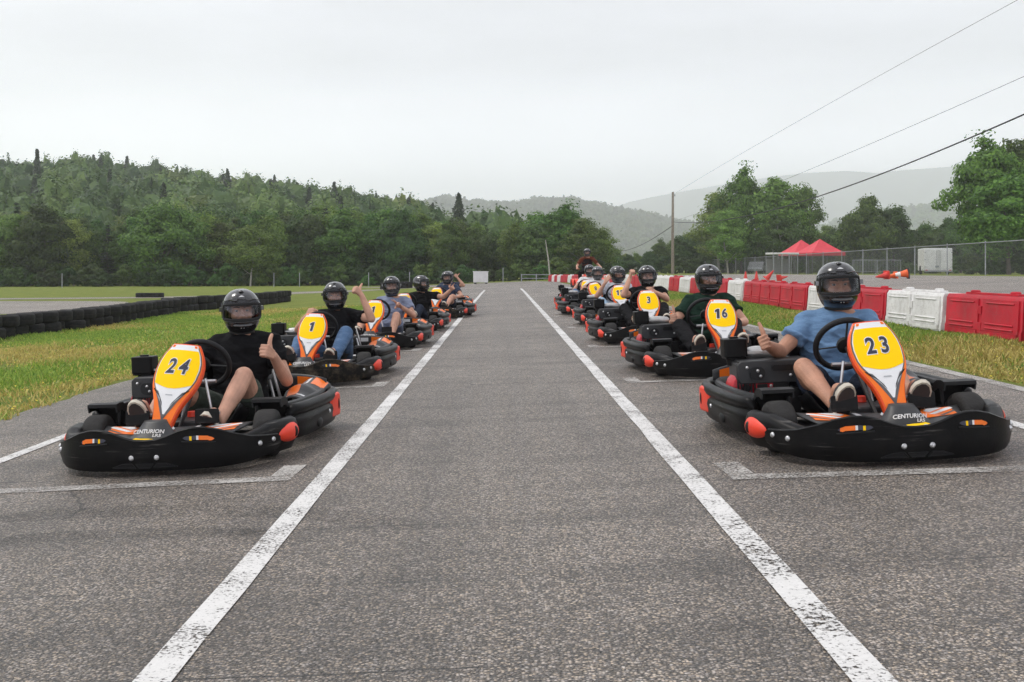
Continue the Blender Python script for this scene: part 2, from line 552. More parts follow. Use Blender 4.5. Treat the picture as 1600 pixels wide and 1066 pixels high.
def strip(name, rows, mat, dz, cols=2, kind='structure', breaks=()):
    """rows: (xl, yl, xr, yr) cross sections of a sheet lying on the terrain"""
    mb = MB()
    V = []; n = None
    for xl, yl, xr, yr in rows:
        line = []
        for k in range(cols + 1):
            t = k / cols
            x, y = xl + (xr - xl) * t, yl + (yr - yl) * t
            line.append((x, y, g(x, y) + dz))
        V.append(line)
    F_ = []
    n = cols + 1
    for j in range(len(V) - 1):
        for k in range(cols):
            F_.append((j * n + k, j * n + k + 1, (j + 1) * n + k + 1, (j + 1) * n + k))
    mb.add([p for r in V for p in r], F_)
    return mb

def wob(y, s, a=.05):
    return a * noise.noise((y * 1.3, s, 0)) + a * .6 * noise.noise((y * 4.1, s + 9, 0))
rows = []
for y in np.concatenate([np.arange(-6, 45, .3), np.arange(45, 90.1, 1.0)]):
    l = -3.87 + wob(y, 1, .13); r_ = 3.68 + wob(y, 5, .03)
    if y > 70:
        l -= ((y - 70) / 16) ** 2 * 7
    if y > 74:
        r_ += -((y - 74) / 16) ** 2 * 1.5
    rows.append((l, y, r_, y))
tag(strip('road', rows, M_asph, .006, 8).build('road', M_asph, smooth=0), 'worn grey asphalt of the kart straight', None, None, 'structure')
# infield loop, path and the right-hand lot
c = [(-46, 47), (-30, 46.6), (-21, 46.2), (-16.5, 45.6), (-14.8, 43), (-14.3, 39), (-15.0, 33), (-19, 27.5), (-30, 25), (-46, 25)]
cc = crom([(a, b, 0) for a, b in c], 5)
mb = MB(); n_ = len(cc)
cen = (-30, 36)
fan = []
for i in range(7):
    t = i / 6
    fan.append([(p[0] + (cen[0] - p[0]) * t, p[1] + (cen[1] - p[1]) * t) for p in cc])
mb.add([(x, y, g(x, y) + .012) for r_ in fan for x, y in r_], [(j * n_ + k, j * n_ + k + 1, (j + 1) * n_ + k + 1, (j + 1) * n_ + k) for j in range(6) for k in range(n_ - 1)])
tag(mb.build('road_infield_loop', M_asph2, smooth=0), 'grey asphalt of the infield loop behind the tyre wall', None, None, 'structure')
pc = crom([(-40, 49.5, 0), (-25, 50.5, 0), (-15.3, 54, 0), (-12.3, 63, 0), (-8.3, 73, 0), (-4.2, 79, 0)], 6)
rows = []
for i, p in enumerate(pc):
    d = nrm(pc[min(i + 1, len(pc) - 1)] - pc[max(i - 1, 0)])
    nn = arr((-d[1], d[0], 0)) * 1.5
    rows.append((p[0] + nn[0], p[1] + nn[1], p[0] - nn[0], p[1] - nn[1]))
tag(strip('path', rows, M_asph2, .011, 2).build('path', M_asph2, smooth=0), 'pale track path curving through the infield grass', None, None, 'structure')
rows = []
for y in np.arange(6, 96, 1.5):
    l = 7.6 + max(0, (y - 46) / 50) ** 2 * 3 + wob(y, 21, .25)
    r_ = min(22.5, 17 + .09 * y) + wob(y, 31, .3)
    rows.append((l, y, 9.0 if l < 9 else l + .5, y)) if False else rows.append((l, y, r_, y))
mb = MB()
VV = []
for l, y, r_, _ in rows:
    xs_ = sorted([l, max(9.0, l + .05), 12, 15, max(18.0, l + .3), r_])
    VV.append([(x, y, g(x, y) + .012) for x in xs_])
mb.add([p for q in VV for p in q], [(j * 6 + k, j * 6 + k + 1, (j + 1) * 6 + k + 1, (j + 1) * 6 + k) for j in range(len(VV) - 1) for k in range(5)])
tag(mb.build('road_paddock_lot', M_asph2, smooth=0), 'grey asphalt lot behind the red and white barriers', None, None, 'structure')

# painted markings
mb = MB()
def ln(xc, w, y0, y1, mi=0, step=.5, seed=0):
    ys_ = np.arange(y0, y1 + .01, step)
    rows = [(xc - w / 2 + wob(y, seed, .006), y, xc + w / 2 + wob(y, seed + 3, .006), y) for y in ys_]
    s_ = strip('', rows, None, .0105, 1)
    mb.add(s_.v, s_.f, mi)
ln(-.872, .100, -3, 52, seed=2); ln(.858, .100, -3, 52, seed=7)
ln(-2.90, .085, -2, 40, seed=11); ln(2.86, .085, -2, 40, seed=17)
ln(3.60, .10, -2, 60, 1, seed=23)
LS = [5.36, 9.55, 13.7, 17.6, 22.0]
RS = [4.93, 9.02, 13.0, 17.1, 21.2]
for i, y in enumerate(LS):
    mb.add([(x, y + dy + .02 * (x + 1), g(x, y) + .0105) for x, dy in ((-2.82, -.06), (-1.04, -.06), (-1.04, .06), (-2.82, .06))], [(0, 1, 2, 3)], 1)
    mb.add([(x, y + dy, g(x, y) + .0106) for x, dy in ((-1.16, .061), (-1.04, .061), (-1.03, .36), (-1.15, .36))], [(0, 1, 2, 3)], 1)
for i, y in enumerate(RS):
    mb.add([(x, y + dy - .06 * (x - 1), g(x, y) + .0105) for x, dy in ((1.03, -.058), (2.8, -.058), (2.8, .058), (1.03, .058))], [(0, 1, 2, 3)], 1)
    mb.add([(x, y + dy, g(x, y) + .0106) for x, dy in ((1.03, .059), (1.15, .059), (1.14, .36), (1.02, .36))], [(0, 1, 2, 3)], 1)
tag(mb.build('road_markings', [M_line, M_faint], smooth=0), 'white lane lines and faded grid boxes on the asphalt', None, None, 'structure')

# rubber laid down by turning karts
M_skid = bpy.data.materials.new('tyre_rubber_on_road')
N_, L_, b_ = nodes(M_skid)
tc_ = N_.new('ShaderNodeTexCoord').outputs['Object']
b_.inputs['Base Color'].default_value = (.022, .021, .021, 1); b_.inputs['Roughness'].default_value = .6
L_.new(mathn(N_, L_, 'MULTIPLY', mapr(N_, L_, noise_n(N_, L_, tc_, 1.3, 5, .6), .36, .64, 0, .34), mapr(N_, L_, noise_n(N_, L_, tc_, 70, 2), .35, .6, .25, 1)), b_.inputs['Alpha'])
mb = MB()
def skid(pts, w):
    P = crom([(a, b, 0) for a, b in pts], 10)
    V = []
    for i, p in enumerate(P):
        d = nrm(P[min(i + 1, len(P) - 1)] - P[max(i - 1, 0)]); n_ = arr((-d[1], d[0], 0)) * w * .5 * math.sin(PI * (.04 + .92 * i / (len(P) - 1))) ** .4
        for q in (p + n_, p - n_): V.append((q[0], q[1], g(q[0], q[1]) + .0088))
    mb.add(V, [(2 * i, 2 * i + 1, 2 * i + 3, 2 * i + 2) for i in range(len(P) - 1)])
skid([(-2.9, 4.55), (-1.9, 4.75), (-1.0, 4.62), (-.2, 4.2)], .22); skid([(-2.6, 4.1), (-1.7, 4.33), (-.9, 4.25)], .16)
tag(mb.build('road_tyre_marks', M_skid, smooth=0), 'dark rubber marks left on the asphalt', None, None, 'structure')

# ------------------------------------------------------------------ grass blades and flowers near the track
def grass_patch(name, x0, x1, y0, y1, n, label, seed, keep=None, h=(.025, .075), w=.006):
    rng = np.random.default_rng(seed)
    y = y0 + (y1 - y0) * rng.random(n) ** 1.5
    x = x0 + (x1 - x0) * rng.random(n)
    dens = np.sin(x * 2.1 + 1.3 * np.sin(y * .9)) + np.sin(y * 1.7 + 1.9 * np.sin(x * 1.3 + 2)) + rng.normal(0, .8, n)
    k = dens > -1.0
    if keep is not None: k &= keep(x, y, rng)
    x, y = x[k], y[k]; n = len(x)
    z = G(x, y)
    tall = .65 + .35 * np.sin(x * 3.1 + 1.1 * np.sin(y * 2)) + .3 * rng.random(n)
    hh = (h[0] + (h[1] - h[0]) * rng.random(n)) * np.clip(tall, .35, 1.4)
    ww = w * (.6 + .8 * rng.random(n)) * (1 + y / 14)
    a = rng.random(n) * 2 * PI; lean = rng.normal(0, .55, (n, 2)) * hh[:, None]
    dx, dy = np.cos(a) * ww, np.sin(a) * ww
    V = np.empty((n, 3, 3))
    V[:, 0] = np.stack([x - dx, y - dy, z], -1); V[:, 1] = np.stack([x + dx, y + dy, z], -1)
    V[:, 2] = np.stack([x + lean[:, 0], y + lean[:, 1], z + hh], -1)
    patch = np.sin(x * .9 + 2 * np.sin(y * .45)) + np.sin(y * .8 + 1.5 * np.sin(x * .7)) + rng.normal(0, .7, n)
    mi = np.where(patch > .75, 1, 0)
    mi = np.where(rng.random(n) < .03, 2, mi)
    fl = mi == 2
    c_ = V[fl].mean(1, keepdims=True) + np.array([0, 0, .012])
    sc = .011 + .004 * rng.random((fl.sum(), 1))
    an = rng.random((fl.sum(), 1)) * 6.28
    off = np.stack([np.stack([np.cos(an[:, 0] + q) * sc[:, 0], np.sin(an[:, 0] + q) * sc[:, 0], .006 * np.cos(an[:, 0] * 3 + q)], -1) for q in (0, 2.1, 4.2)], 1)
    V[fl] = c_ + off
    Q = np.arange(n * 3).reshape(-1, 3)
    me = np_mesh(name, V.reshape(-1, 3), Q, [M_blade, M_dry, M_flower], mi)
    tag(link(bpy.data.objects.new(name, me)), label, 'grass', None, 'stuff')
M_blade = leaf_mat('grass_blades', (.10, .18, .026), (.31, .375, .065), .3)
M_dry = leaf_mat('dry_grass', (.26, .19, .06), (.50, .39, .13), .2)
M_flower = pm('yellow_weed_flowers', (.62, .50, .03), .6)
def kl(x, y, rng):
    return (x < -3.86 - .10 * rng.random(len(x)) ** 2 + .09 * np.sin(y * 2.3 + 2 * np.sin(y)) + .05 * np.sin(y * 7.7)) & (x > -10.1 - .01 * y) & (x > -.62 * y - 1)
def kr(x, y, rng):
    return (x > 3.72 + .05 * rng.random(len(x)) + .03 * np.sin(y * 5)) & (x < 5.2 + .25 * rng.random(len(x)))
grass_patch('grass', -10.5, -3.7, 5.0, 34, 260000, 'ragged green and yellow grass along the left track edge', 1, kl)
grass_patch('grass', 3.65, 5.6, 5.0, 34, 120000, 'ragged green grass between the right track edge and the barriers', 2, kr)

# ------------------------------------------------------------------ trees
M_bark = pm('grey_brown_bark', (.085, .070, .055), .9, .3, 5, .6, 30)
M_birch = pm('pale_birch_bark', (.34, .32, .28), .8, .3, 9, .3, 30)
M_leaf = {
    'maple': leaf_mat('maple_leaves', (.024, .064, .010), (.098, .180, .024)),
    'birch': leaf_mat('birch_leaves', (.055, .100, .016), (.165, .240, .042)),
    'poplar': leaf_mat('poplar_leaves', (.034, .076, .011), (.120, .205, .028)),
    'spruce': leaf_mat('spruce_needles', (.008, .024, .008), (.024, .052, .016), .1),
    'bush': leaf_mat('bush_leaves', (.024, .060, .010), (.080, .145, .022)),
}
def leaves_np(rng, P, nout, size, long=1.0, rand=.45):
    """diamond leaf sprays at P facing roughly nout"""
    n = len(P)
    N_ = nout + rng.normal(0, rand, (n, 3)); N_[:, 2] += .35
    N_ /= np.linalg.norm(N_, axis=1, keepdims=True) + 1e-9
    a = rng.normal(0, 1, (n, 3)); T = np.cross(N_, a); T /= np.linalg.norm(T, axis=1, keepdims=True) + 1e-9
    B = np.cross(N_, T)
    s = (size * (.6 + .8 * rng.random(n)))[:, None] if np.isscalar(size) else (size * (.6 + .8 * rng.random(n)))[:, None]
    V = np.stack([P - T * s * long, P - B * s * .55 + T * s * .1, P + T * s * long, P + B * s * .6], 1)
    return V.reshape(-1, 3), np.arange(n * 4).reshape(-1, 4)

def crown_points(rng, kind, H):
    C, Rr = [], []
    if kind == 'spruce':
        P, Nn = [], []
        z = .06 * H
        while z < H * .985:
            t = z / H
            rad = (.185 * H) * (1 - t) ** .85 + .05
            nb = max(4, int(9 * (1 - t) + 4))
            for b in range(nb):
                a = rng.random() * 2 * PI; L_ = rad * (.65 + .5 * rng.random())
                m = int(26 + 64 * (1 - t))
                u = rng.random(m) ** .7
                px = np.cos(a) * L_ * u + rng.normal(0, .07, m); py = np.sin(a) * L_ * u + rng.normal(0, .07, m)
                pz = z - .33 * L_ * u + .12 * u ** 2 * L_ + rng.normal(0, .05, m)
                P.append(np.stack([px, py, pz], -1)); Nn.append(np.stack([np.cos(a) * np.ones(m) * .4, np.sin(a) * np.ones(m) * .4, np.ones(m)], -1))
            z += .030 * H + .02 * H * rng.random()
        return np.concatenate(P), np.concatenate(Nn)
    cz, rx, rz, low, nc, npl = {'maple': (.54, .36, .47, -1.0, 120, 62), 'poplar': (.60, .25, .41, -.95, 95, 55), 'birch': (.60, .20, .40, -.9, 70, 46), 'bush': (.5, .62, .5, -.9, 34, 70)}[kind]
    ph = rng.random(6) * 6.28
    P, Nn = [], []
    for i in range(nc):
        d = rng.normal(0, 1, 3); d /= np.linalg.norm(d)
        az = math.atan2(d[1], d[0])
        lob = 1 + .12 * math.sin(2 * az + ph[0] + 2.5 * d[2]) + .11 * math.sin(3 * az + ph[1] - 3 * d[2]) + .07 * math.sin(5 * az + ph[2])
        rr = (.30 + .70 * rng.random() ** .55) * lob * (1 - .16 * max(0, d[2]) ** 3)
        wz = rx * (1.0 - .35 * max(0, d[2]) ** 2 + (.12 if d[2] < 0 else 0)) 
        c_ = np.array([d[0] * wz * rr, d[1] * wz * rr, cz + d[2] * rz * rr]) * H
        if c_[2] < .05 * H: c_[2] = .05 * H + .1 * H * rng.random()
        cr = H * (.055 + .06 * rng.random()) * (1.15 if kind == 'maple' else 1.0) * (1.5 if kind == 'bush' else 1)
        m = int(3.4 * npl * (.5 + rng.random()))
        q = rng.normal(0, 1, (m, 3)); q /= np.linalg.norm(q, axis=1, keepdims=True)
        q *= (rng.random((m, 1)) ** .45) * cr * np.array([1.15, 1.15, .72])
        pp = c_ + q
        P.append(pp); Nn.append(q / cr + .6 * d)
    return np.concatenate(P), np.concatenate(Nn)

TREES = {}
def tree_proto(kind, H, seed, bark):
    rng = np.random.default_rng(seed)
    P, Nn = crown_points(rng, kind, H)
    size = {'maple': .14, 'poplar': .125, 'birch': .105, 'spruce': .105, 'bush': .07}[kind]
    V, Q = leaves_np(rng, P, Nn, size, 1.0 if kind != 'spruce' else 1.5)
    crown = np_mesh('crown', V, Q, [M_leaf[kind]])
    mb = MB()
    top = .93 if kind == 'spruce' else .82
    bx, by = rng.normal(0, .02 * H, 2)
    pts = [(bx * t * t * 2 + .02 * H * math.sin(4 * t + seed), by * t * t * 2, H * top * t - .15) for t in np.linspace(0, 1, 9)]
    r0 = {'maple': .022, 'poplar': .016, 'birch': .011, 'spruce': .014, 'bush': .012}[kind] * H
    mb.tube(pts, [r0 * (1 - .85 * t) * (1.25 if t == 0 else 1) for t in np.linspace(0, 1, 9)], 8)
    if kind != 'spruce':
        for i in range(8 if kind != 'bush' else 4):
            t = .25 + .6 * rng.random(); a = rng.random() * 2 * PI
            b = arr(pts[int(t * 8)]); L_ = H * (.30 if kind == 'maple' else .2) * (.6 + .6 * rng.random())
            e = b + arr((math.cos(a) * L_ * .75, math.sin(a) * L_ * .75, L_ * .6)); m_ = (b + e) / 2 + arr((0, 0, -.06 * L_))
            mb.tube([b, m_, e], [r0 * .42, r0 * .28, r0 * .1], 6)
    trunk = mb.mesh('trunk', [bark])
    TREES[(kind, seed)] = (trunk, crown, H)

for kd, sd, H_ in (('maple', 1, 8.), ('maple', 2, 8.), ('maple', 3, 8.), ('poplar', 1, 8.5), ('poplar', 2, 8.5), ('birch', 1, 8.), ('birch', 2, 8.), ('birch', 3, 8.), ('spruce', 1, 9.), ('spruce', 2, 9.), ('bush', 1, 2.), ('bush', 2, 2.)):
    tree_proto(kd, H_, sd, M_birch if kd == 'birch' else M_bark)

KNAME = {'maple': ('maple_tree', 'tree'), 'poplar': ('poplar_tree', 'tree'), 'birch': ('birch_tree', 'tree'), 'spruce': ('spruce_tree', 'tree'), 'bush': ('bush', 'bush')}
def plant(kind, seed, loc, h, label, group, wide=1.0, rot=0.0, dip=.05):
    trunk, crown, H = TREES[(kind, seed)]
    nm, cat = KNAME[kind]
    o = empty(nm, (loc[0], loc[1], loc[2] - dip), (0, 0, rot), label, cat, group)
    ALLOBJ.append(o)
    s = h / H
    o.scale = (s * wide, s * wide, s)
    link(bpy.data.objects.new('trunk', trunk), o)
    link(bpy.data.objects.new('crown', crown), o)
    return o

rt = random.Random(5)
def topof(prof, px):
    return float(np.interp(px, [p[0] for p in prof], [p[1] for p in prof]))
LPROF = [(-120, 322), (0, 320), (30, 318), (80, 322), (130, 336), (175, 346), (205, 325), (255, 314), (300, 318), (340, 328), (400, 322), (450, 326), (520, 318), (600, 326), (660, 330), (700, 334), (760, 346), (800, 345), (830, 338), (850, 330)]
LAB = {'maple': 'broad dark green leafy tree in the treeline across the left field', 'poplar': 'tall mid green leafy tree in the treeline across the left field',
       'birch': 'slender lighter green birch with pale trunk in the left treeline', 'spruce': 'narrow dark conifer standing among the leafy trees of the left treeline'}
GL = 'trees in the treeline across the left field'
# single trees that stand out
def special(kind, seed, px, Y, ytop, label, wide=1.0, group=None):
    x, y, z = at(px, Y)
    h = 1 + (VPY - ytop) * Y / F - z
    plant(kind, seed, (x, y, z), h, label, group, wide, rt.random() * 6)
special('maple', 1, 255, 101, 316, 'very broad dark round-crowned tree, the widest of the left treeline', 1.12)
special('maple', 2, 70, 103, 322, 'broad yellow-green tree with layered boughs near the left end of the treeline', 1.0)
special('birch', 1, 392, 98, 346, 'pale leafy birch with light trunk in front of the dark left treeline', 1.5)
special('spruce', 1, 26, 106, 312, 'dark narrow spruce between broad trees at the left end of the treeline', 1.0)
special('poplar', 1, 880, 104, 318, 'tall airy tree at the right end of the treeline behind the far track bend', 1.25)
special('birch', 2, 912, 100, 334, 'light green birch at the right end of the treeline above the quad bike rider', 1.6)
special('poplar', 2, 846, 110, 328, 'mid green tree left of the tall airy tree at the far bend', 1.2)
special('birch', 3, 938, 106, 352, 'small birch at the right end of the left treeline', 1.4)
for row, (Ya, Yb, stepx) in enumerate(((103, 110, 19), (113, 124, 17))):
    px = -130
    while px < 850 + row * 60:
        Y = Ya + (Yb - Ya) * rt.random()
        kind = rt.choices(['maple', 'poplar', 'birch', 'spruce'], [.42, .26, .20, .12])[0]
        seed = rt.randint(1, {'maple': 3, 'poplar': 2, 'birch': 3, 'spruce': 2}[kind])
        yt = topof(LPROF, px) + rt.uniform(-2, 15) + (0 if row else 4)
        x, y, z = at(px, Y)
        h = 1 + (VPY - yt) * Y / F - z
        plant(kind, seed, (x, y, z), h, LAB[kind], GL, {'maple': 1.0, 'poplar': 1.15, 'birch': 1.25, 'spruce': 1.0}[kind] * rt.uniform(.85, 1.15), rt.random() * 6.28)
        px += stepx * rt.uniform(.75, 1.3)
px = -130
while px < 955:
    Y = rt.uniform(97, 102)
    x, y, z = at(px, Y)
    plant('bush', rt.randint(1, 2), (x, y, z), rt.uniform(1.0, 2.3), 'low dark bush along the foot of the left treeline', 'bushes along the foot of the left treeline', rt.uniform(.9, 1.4), rt.random() * 6.28)
    px += rt.uniform(10, 22)

# right side trees
special('poplar', 1, 1160, 132, 262, 'tallest leafy tree of the clump left of the red tents', .80)
special('birch', 2, 1122, 136, 292, 'loose-crowned tree on the left flank of the clump by the red tents', 1.35)
special('birch', 1, 1208, 131, 268, 'slim birch rising in the middle of the clump by the red tents', 1.15)
special('poplar', 2, 1246, 134, 284, 'broad tree on the right flank of the clump beside the red tents', .95)
special('birch', 2, 1136, 126, 322, 'lower pale-stemmed birch in front of the clump by the red tents', 1.3)
special('birch', 3, 1222, 127, 330, 'low birch right of the clump centre by the red tents', 1.3)
special('maple', 2, 1352, 140, 308, 'round tree standing apart between the red tents and the white trailer', .95)
special('poplar', 2, 1396, 142, 318, 'narrower tree beside the round one left of the white trailer', 1.1)
special('poplar', 1, 1545, 88, 214, 'tall dark leafy tree at the right edge of the view behind the fence', .95)
special('maple', 3, 1600, 92, 208, 'biggest leafy tree cut off by the right edge of the view', .85)
special('birch', 1, 1660, 90, 214, 'leafy birch just beyond the right edge of the view', 1.5)
special('poplar', 2, 1575, 84, 262, 'lower leafy tree in front of the tall ones at the right edge', 1.3)
RPROF = [(960, 385), (1000, 395), (1020, 376), (1060, 366), (1100, 352), (1290, 356), (1320, 345), (1360, 350), (1420, 340), (1450, 344), (1490, 336), (1720, 320)]
GR = 'trees in the treeline behind the fence on the right'
LABR = {'maple': 'broad green tree in the far row behind the right-hand fence', 'poplar': 'tall mid green tree in the far row behind the right-hand fence', 'birch': 'slender birch in the far row behind the right-hand fence', 'spruce': 'dark conifer in the far row behind the right-hand fence'}
for Ya, Yb, st in ((146, 160, 17), (165, 185, 19)):
    px = 962
    while px < 1720:
        Y = rt.uniform(Ya, Yb)
        kind = rt.choices(['maple', 'poplar', 'birch', 'spruce'], [.36, .26, .26, .12])[0]
        seed = rt.randint(1, {'maple': 3, 'poplar': 2, 'birch': 3, 'spruce': 2}[kind])
        yt = topof(RPROF, px) + rt.uniform(-2, 16)
        x, y, z = at(px, Y)
        plant(kind, seed, (x, y, z), 1 + (VPY - yt) * Y / F - z, LABR[kind], GR, {'maple': 1.0, 'poplar': 1.15, 'birch': 1.25, 'spruce': 1.1}[kind] * rt.uniform(.85, 1.15), rt.random() * 6.28)
        px += st * rt.uniform(.7, 1.3)
px = 965
while px < 1700:
    Y = rt.uniform(128, 144) if px < 1490 else rt.uniform(86, 96)
    x, y, z = at(px, Y)
    plant('bush', rt.randint(1, 2), (x, y, z), rt.uniform(1.2, 2.6), 'low bush along the foot of the trees behind the right-hand fence', 'bushes behind the right-hand fence', rt.uniform(.9, 1.4), rt.random() * 6.28)
    px += rt.uniform(12, 26)

# ------------------------------------------------------------------ hills, the wood on them, and far mountains
M_hill = pm('forest_floor', (.022, .032, .013), .95, .35, .05)
M_far = pm('distant_wooded_slope', (.022, .034, .018), .95, .4, .02, .8, .05)
M_wood = leaf_mat('hill_wood_leaves', (.028, .058, .016), (.085, .135, .030), .2)
M_woods = [leaf_mat('hill_wood_leaves_%s' % n_, a, b, .2) for n_, a, b in (('dark', (.012, .037, .009), (.042, .082, .019)), ('mid', (.018, .050, .012), (.060, .111, .025)), ('light', (.026, .062, .013), (.084, .140, .030)), ('yellowish', (.034, .061, .015), (.102, .140, .033)))]
M_wood2 = leaf_mat('hill_wood_conifers', (.011, .021, .010), (.026, .040, .018), .1)
def hill_fn(prof, Yr, depth, drop, base, seed, rough):
    xs_ = np.array([(p[0] - VPX) / F * Yr for p in prof]); zs_ = np.array([1 + (VPY - p[1]) / F * Yr - drop for p in prof])
    def fn(x, t):
        zr = np.interp(x, xs_, zs_)
        s = np.where(t <= 1, np.sin(np.clip(t, 0, 1) * PI / 2) ** .85, np.cos(np.clip(t - 1, 0, 1) * PI / 2))
        z = base + (zr - base) * s
        z = z + rough * (np.sin(x * 9 / Yr * 3 + seed) * np.sin(t * 5 + seed * 2) + .5 * np.sin(x * 41 / Yr + 3 * t + seed)) * np.clip(t * 2, 0, 1)
        return z
    return fn, xs_[0], xs_[-1]
def hill(name, prof, Yr, depth, drop, base, mat, label, seed=0, rough=0.6, nx=160, nyy=36):
    fn, xa, xb = hill_fn(prof, Yr, depth, drop, base, seed, rough)
    X = np.linspace(xa, xb, nx); T_ = np.linspace(0, 1.9, nyy)
    XX, TT = np.meshgrid(X, T_)
    ZZ = fn(XX, TT)
    V = np.stack([XX, Yr - depth * (1 - TT), ZZ], -1).reshape(-1, 3)
    ii = (np.arange(nyy - 1)[:, None] * nx + np.arange(nx - 1)[None, :]).ravel()
    Q = np.stack([ii, ii + 1, ii + nx + 1, ii + nx], -1)
    tag(link(bpy.data.objects.new(name, np_mesh(name, V, Q, [mat], smooth=True))), label, None, None, 'structure')
    return fn, xa, xb
def wood(name, fn, xa, xb, Yr, depth, n, h, rad, leaf, nleaf, label, seed, conifers=.16, tmax=1.08):
    rng = np.random.default_rng(seed)
    x = xa + (xb - xa) * rng.random(n); t = tmax * (.02 + .98 * rng.random(n)) 
    z = fn(x, t); y = Yr - depth * (1 - t)
    con = rng.random(n) < conifers
    Vs, Mi = [], []
    hh = h * (.6 + .8 * rng.random(n)); rr = rad * (.6 + .75 * rng.random(n))
    nu, nv = 14, 9
    au = np.arange(nu) * 2 * PI / nu; ev = np.linspace(-.35, 1.45, nv)
    for i in range(n):
        m = nleaf
        ph = rng.random(4) * 6.28
        base_ = np.array([x[i], y[i], z[i]])
        if con[i]:
            H_ = hh[i] * 1.16; R_ = rr[i] * .60
            u = rng.random(m) ** .7; a = rng.random(m) * 6.28
            r_ = R_ * (1 - u) ** .9 * (.55 + .45 * rng.random(m)) * (1 + .25 * np.sin(u * 40)) + .05
            P = np.stack([np.cos(a) * r_, np.sin(a) * r_, H_ * u - .1 * r_], -1); Nn = np.stack([np.cos(a), np.sin(a), .6 * np.ones(m)], -1)
            k_ = 4
        else:
            def lob(az, el):
                return 1 + .20 * np.sin(3 * az + ph[0] + 3 * el) + .16 * np.sin(2 * az + ph[1] - 4 * el) + .12 * np.sin(5 * az + ph[2] + 6 * el)
            d = rng.normal(0, 1, (m, 3)); d /= np.linalg.norm(d, axis=1, keepdims=True); d[:, 2] = np.where(d[:, 2] < -.3, -d[:, 2], d[:, 2])
            az = np.arctan2(d[:, 1], d[:, 0]); L_ = lob(az, np.arcsin(np.clip(d[:, 2], -1, 1)))
            q_ = L_ * (.85 + .11 * rng.random(m))
            P = np.stack([d[:, 0] * rr[i] * q_, d[:, 1] * rr[i] * q_, hh[i] * .5 + d[:, 2] * hh[i] * .5 * q_], -1); Nn = d * 1.4
            k_ = rng.choice(4, p=[.3, .35, .22, .13])
            EE, AA = np.meshgrid(ev, au, indexing='ij'); LL = lob(AA, EE) * .84
            C = np.stack([np.cos(EE) * np.cos(AA) * rr[i] * LL, np.cos(EE) * np.sin(AA) * rr[i] * LL, hh[i] * .5 + np.sin(EE) * hh[i] * .5 * LL], -1) + base_
            qa = np.stack([C[:-1], np.roll(C, -1, 1)[:-1], np.roll(C, -1, 1)[1:], C[1:]], 2).reshape(-1, 3)
            Vs.append(qa); Mi.append(np.full(len(qa) // 4, k_))
        V, Q = leaves_np(rng, P + base_, Nn, leaf, 1.0, .6)
        Vs.append(V); Mi.append(np.full(m, k_))
    V = np.concatenate(Vs)
    me = np_mesh(name, V, np.arange(len(V)).reshape(-1, 4), M_woods + [M_wood2], np.concatenate(Mi))
    tag(link(bpy.data.objects.new(name, me)), label, 'wood', None, 'stuff')
P1 = [(-420, 236), (-200, 242), (-60, 250), (0, 253), (70, 257), (150, 264), (225, 268), (262, 262), (287, 256), (325, 266), (360, 274), (400, 279), (437, 276), (470, 286), (520, 296), (600, 305), (650, 318), (690, 332), (730, 352), (780, 385), (850, 425)]
fn, xa, xb = hill('hills', P1, 320, 175, 13.0, -.8, M_hill, 'near wooded hill rising behind the left treeline', 1.0)
wood('forest', fn, xa, xb, 320, 175, 1150, 8.5, 4.3, .31, 900, 'mixed forest covering the near hill on the left', 3)
P2 = [(500, 370), (620, 340), (680, 322), (705, 318), (740, 323), (800, 326), (835, 320), (880, 318), (925, 327), (985, 340), (1040, 353), (1100, 372), (1200, 400), (1300, 425)]
fn, xa, xb = hill('hills', P2, 2000, 700, 9, -5, M_hill, 'hazy blue-green wooded hill beyond the far end of the straight', 2.3, 1.5)
wood('forest', fn, xa, xb, 2000, 700, 2600, 14.0, 11., 2.6, 80, 'hazy forest on the middle hill beyond the straight', 4, .2)
P3 = [(1180, 425), (1240, 385), (1290, 352), (1340, 342), (1400, 331), (1450, 326), (1510, 322), (1600, 318), (1720, 312), (1900, 318), (2100, 350)]
fn, xa, xb = hill('hills', P3, 2100, 700, 9, -5, M_hill, 'hazy wooded hill behind the trees on the right', 4.1, 1.5)
wood('forest', fn, xa, xb, 2100, 700, 2000, 14.0, 11., 2.6, 80, 'hazy forest on the hill behind the right-hand trees', 6, .2)
P4 = [(820, 400), (900, 345), (980, 320), (1040, 308), (1090, 296), (1150, 280), (1200, 274), (1245, 272), (1300, 274), (1345, 279), (1400, 270), (1460, 262), (1540, 258), (1640, 262), (1800, 285), (2000, 340), (2150, 400)]
hill('mountains', P4, 5600, 1600, 0, -8, M_far, 'faint blue mountains in the haze on the right', 5.0, 12.0, 200, 40)
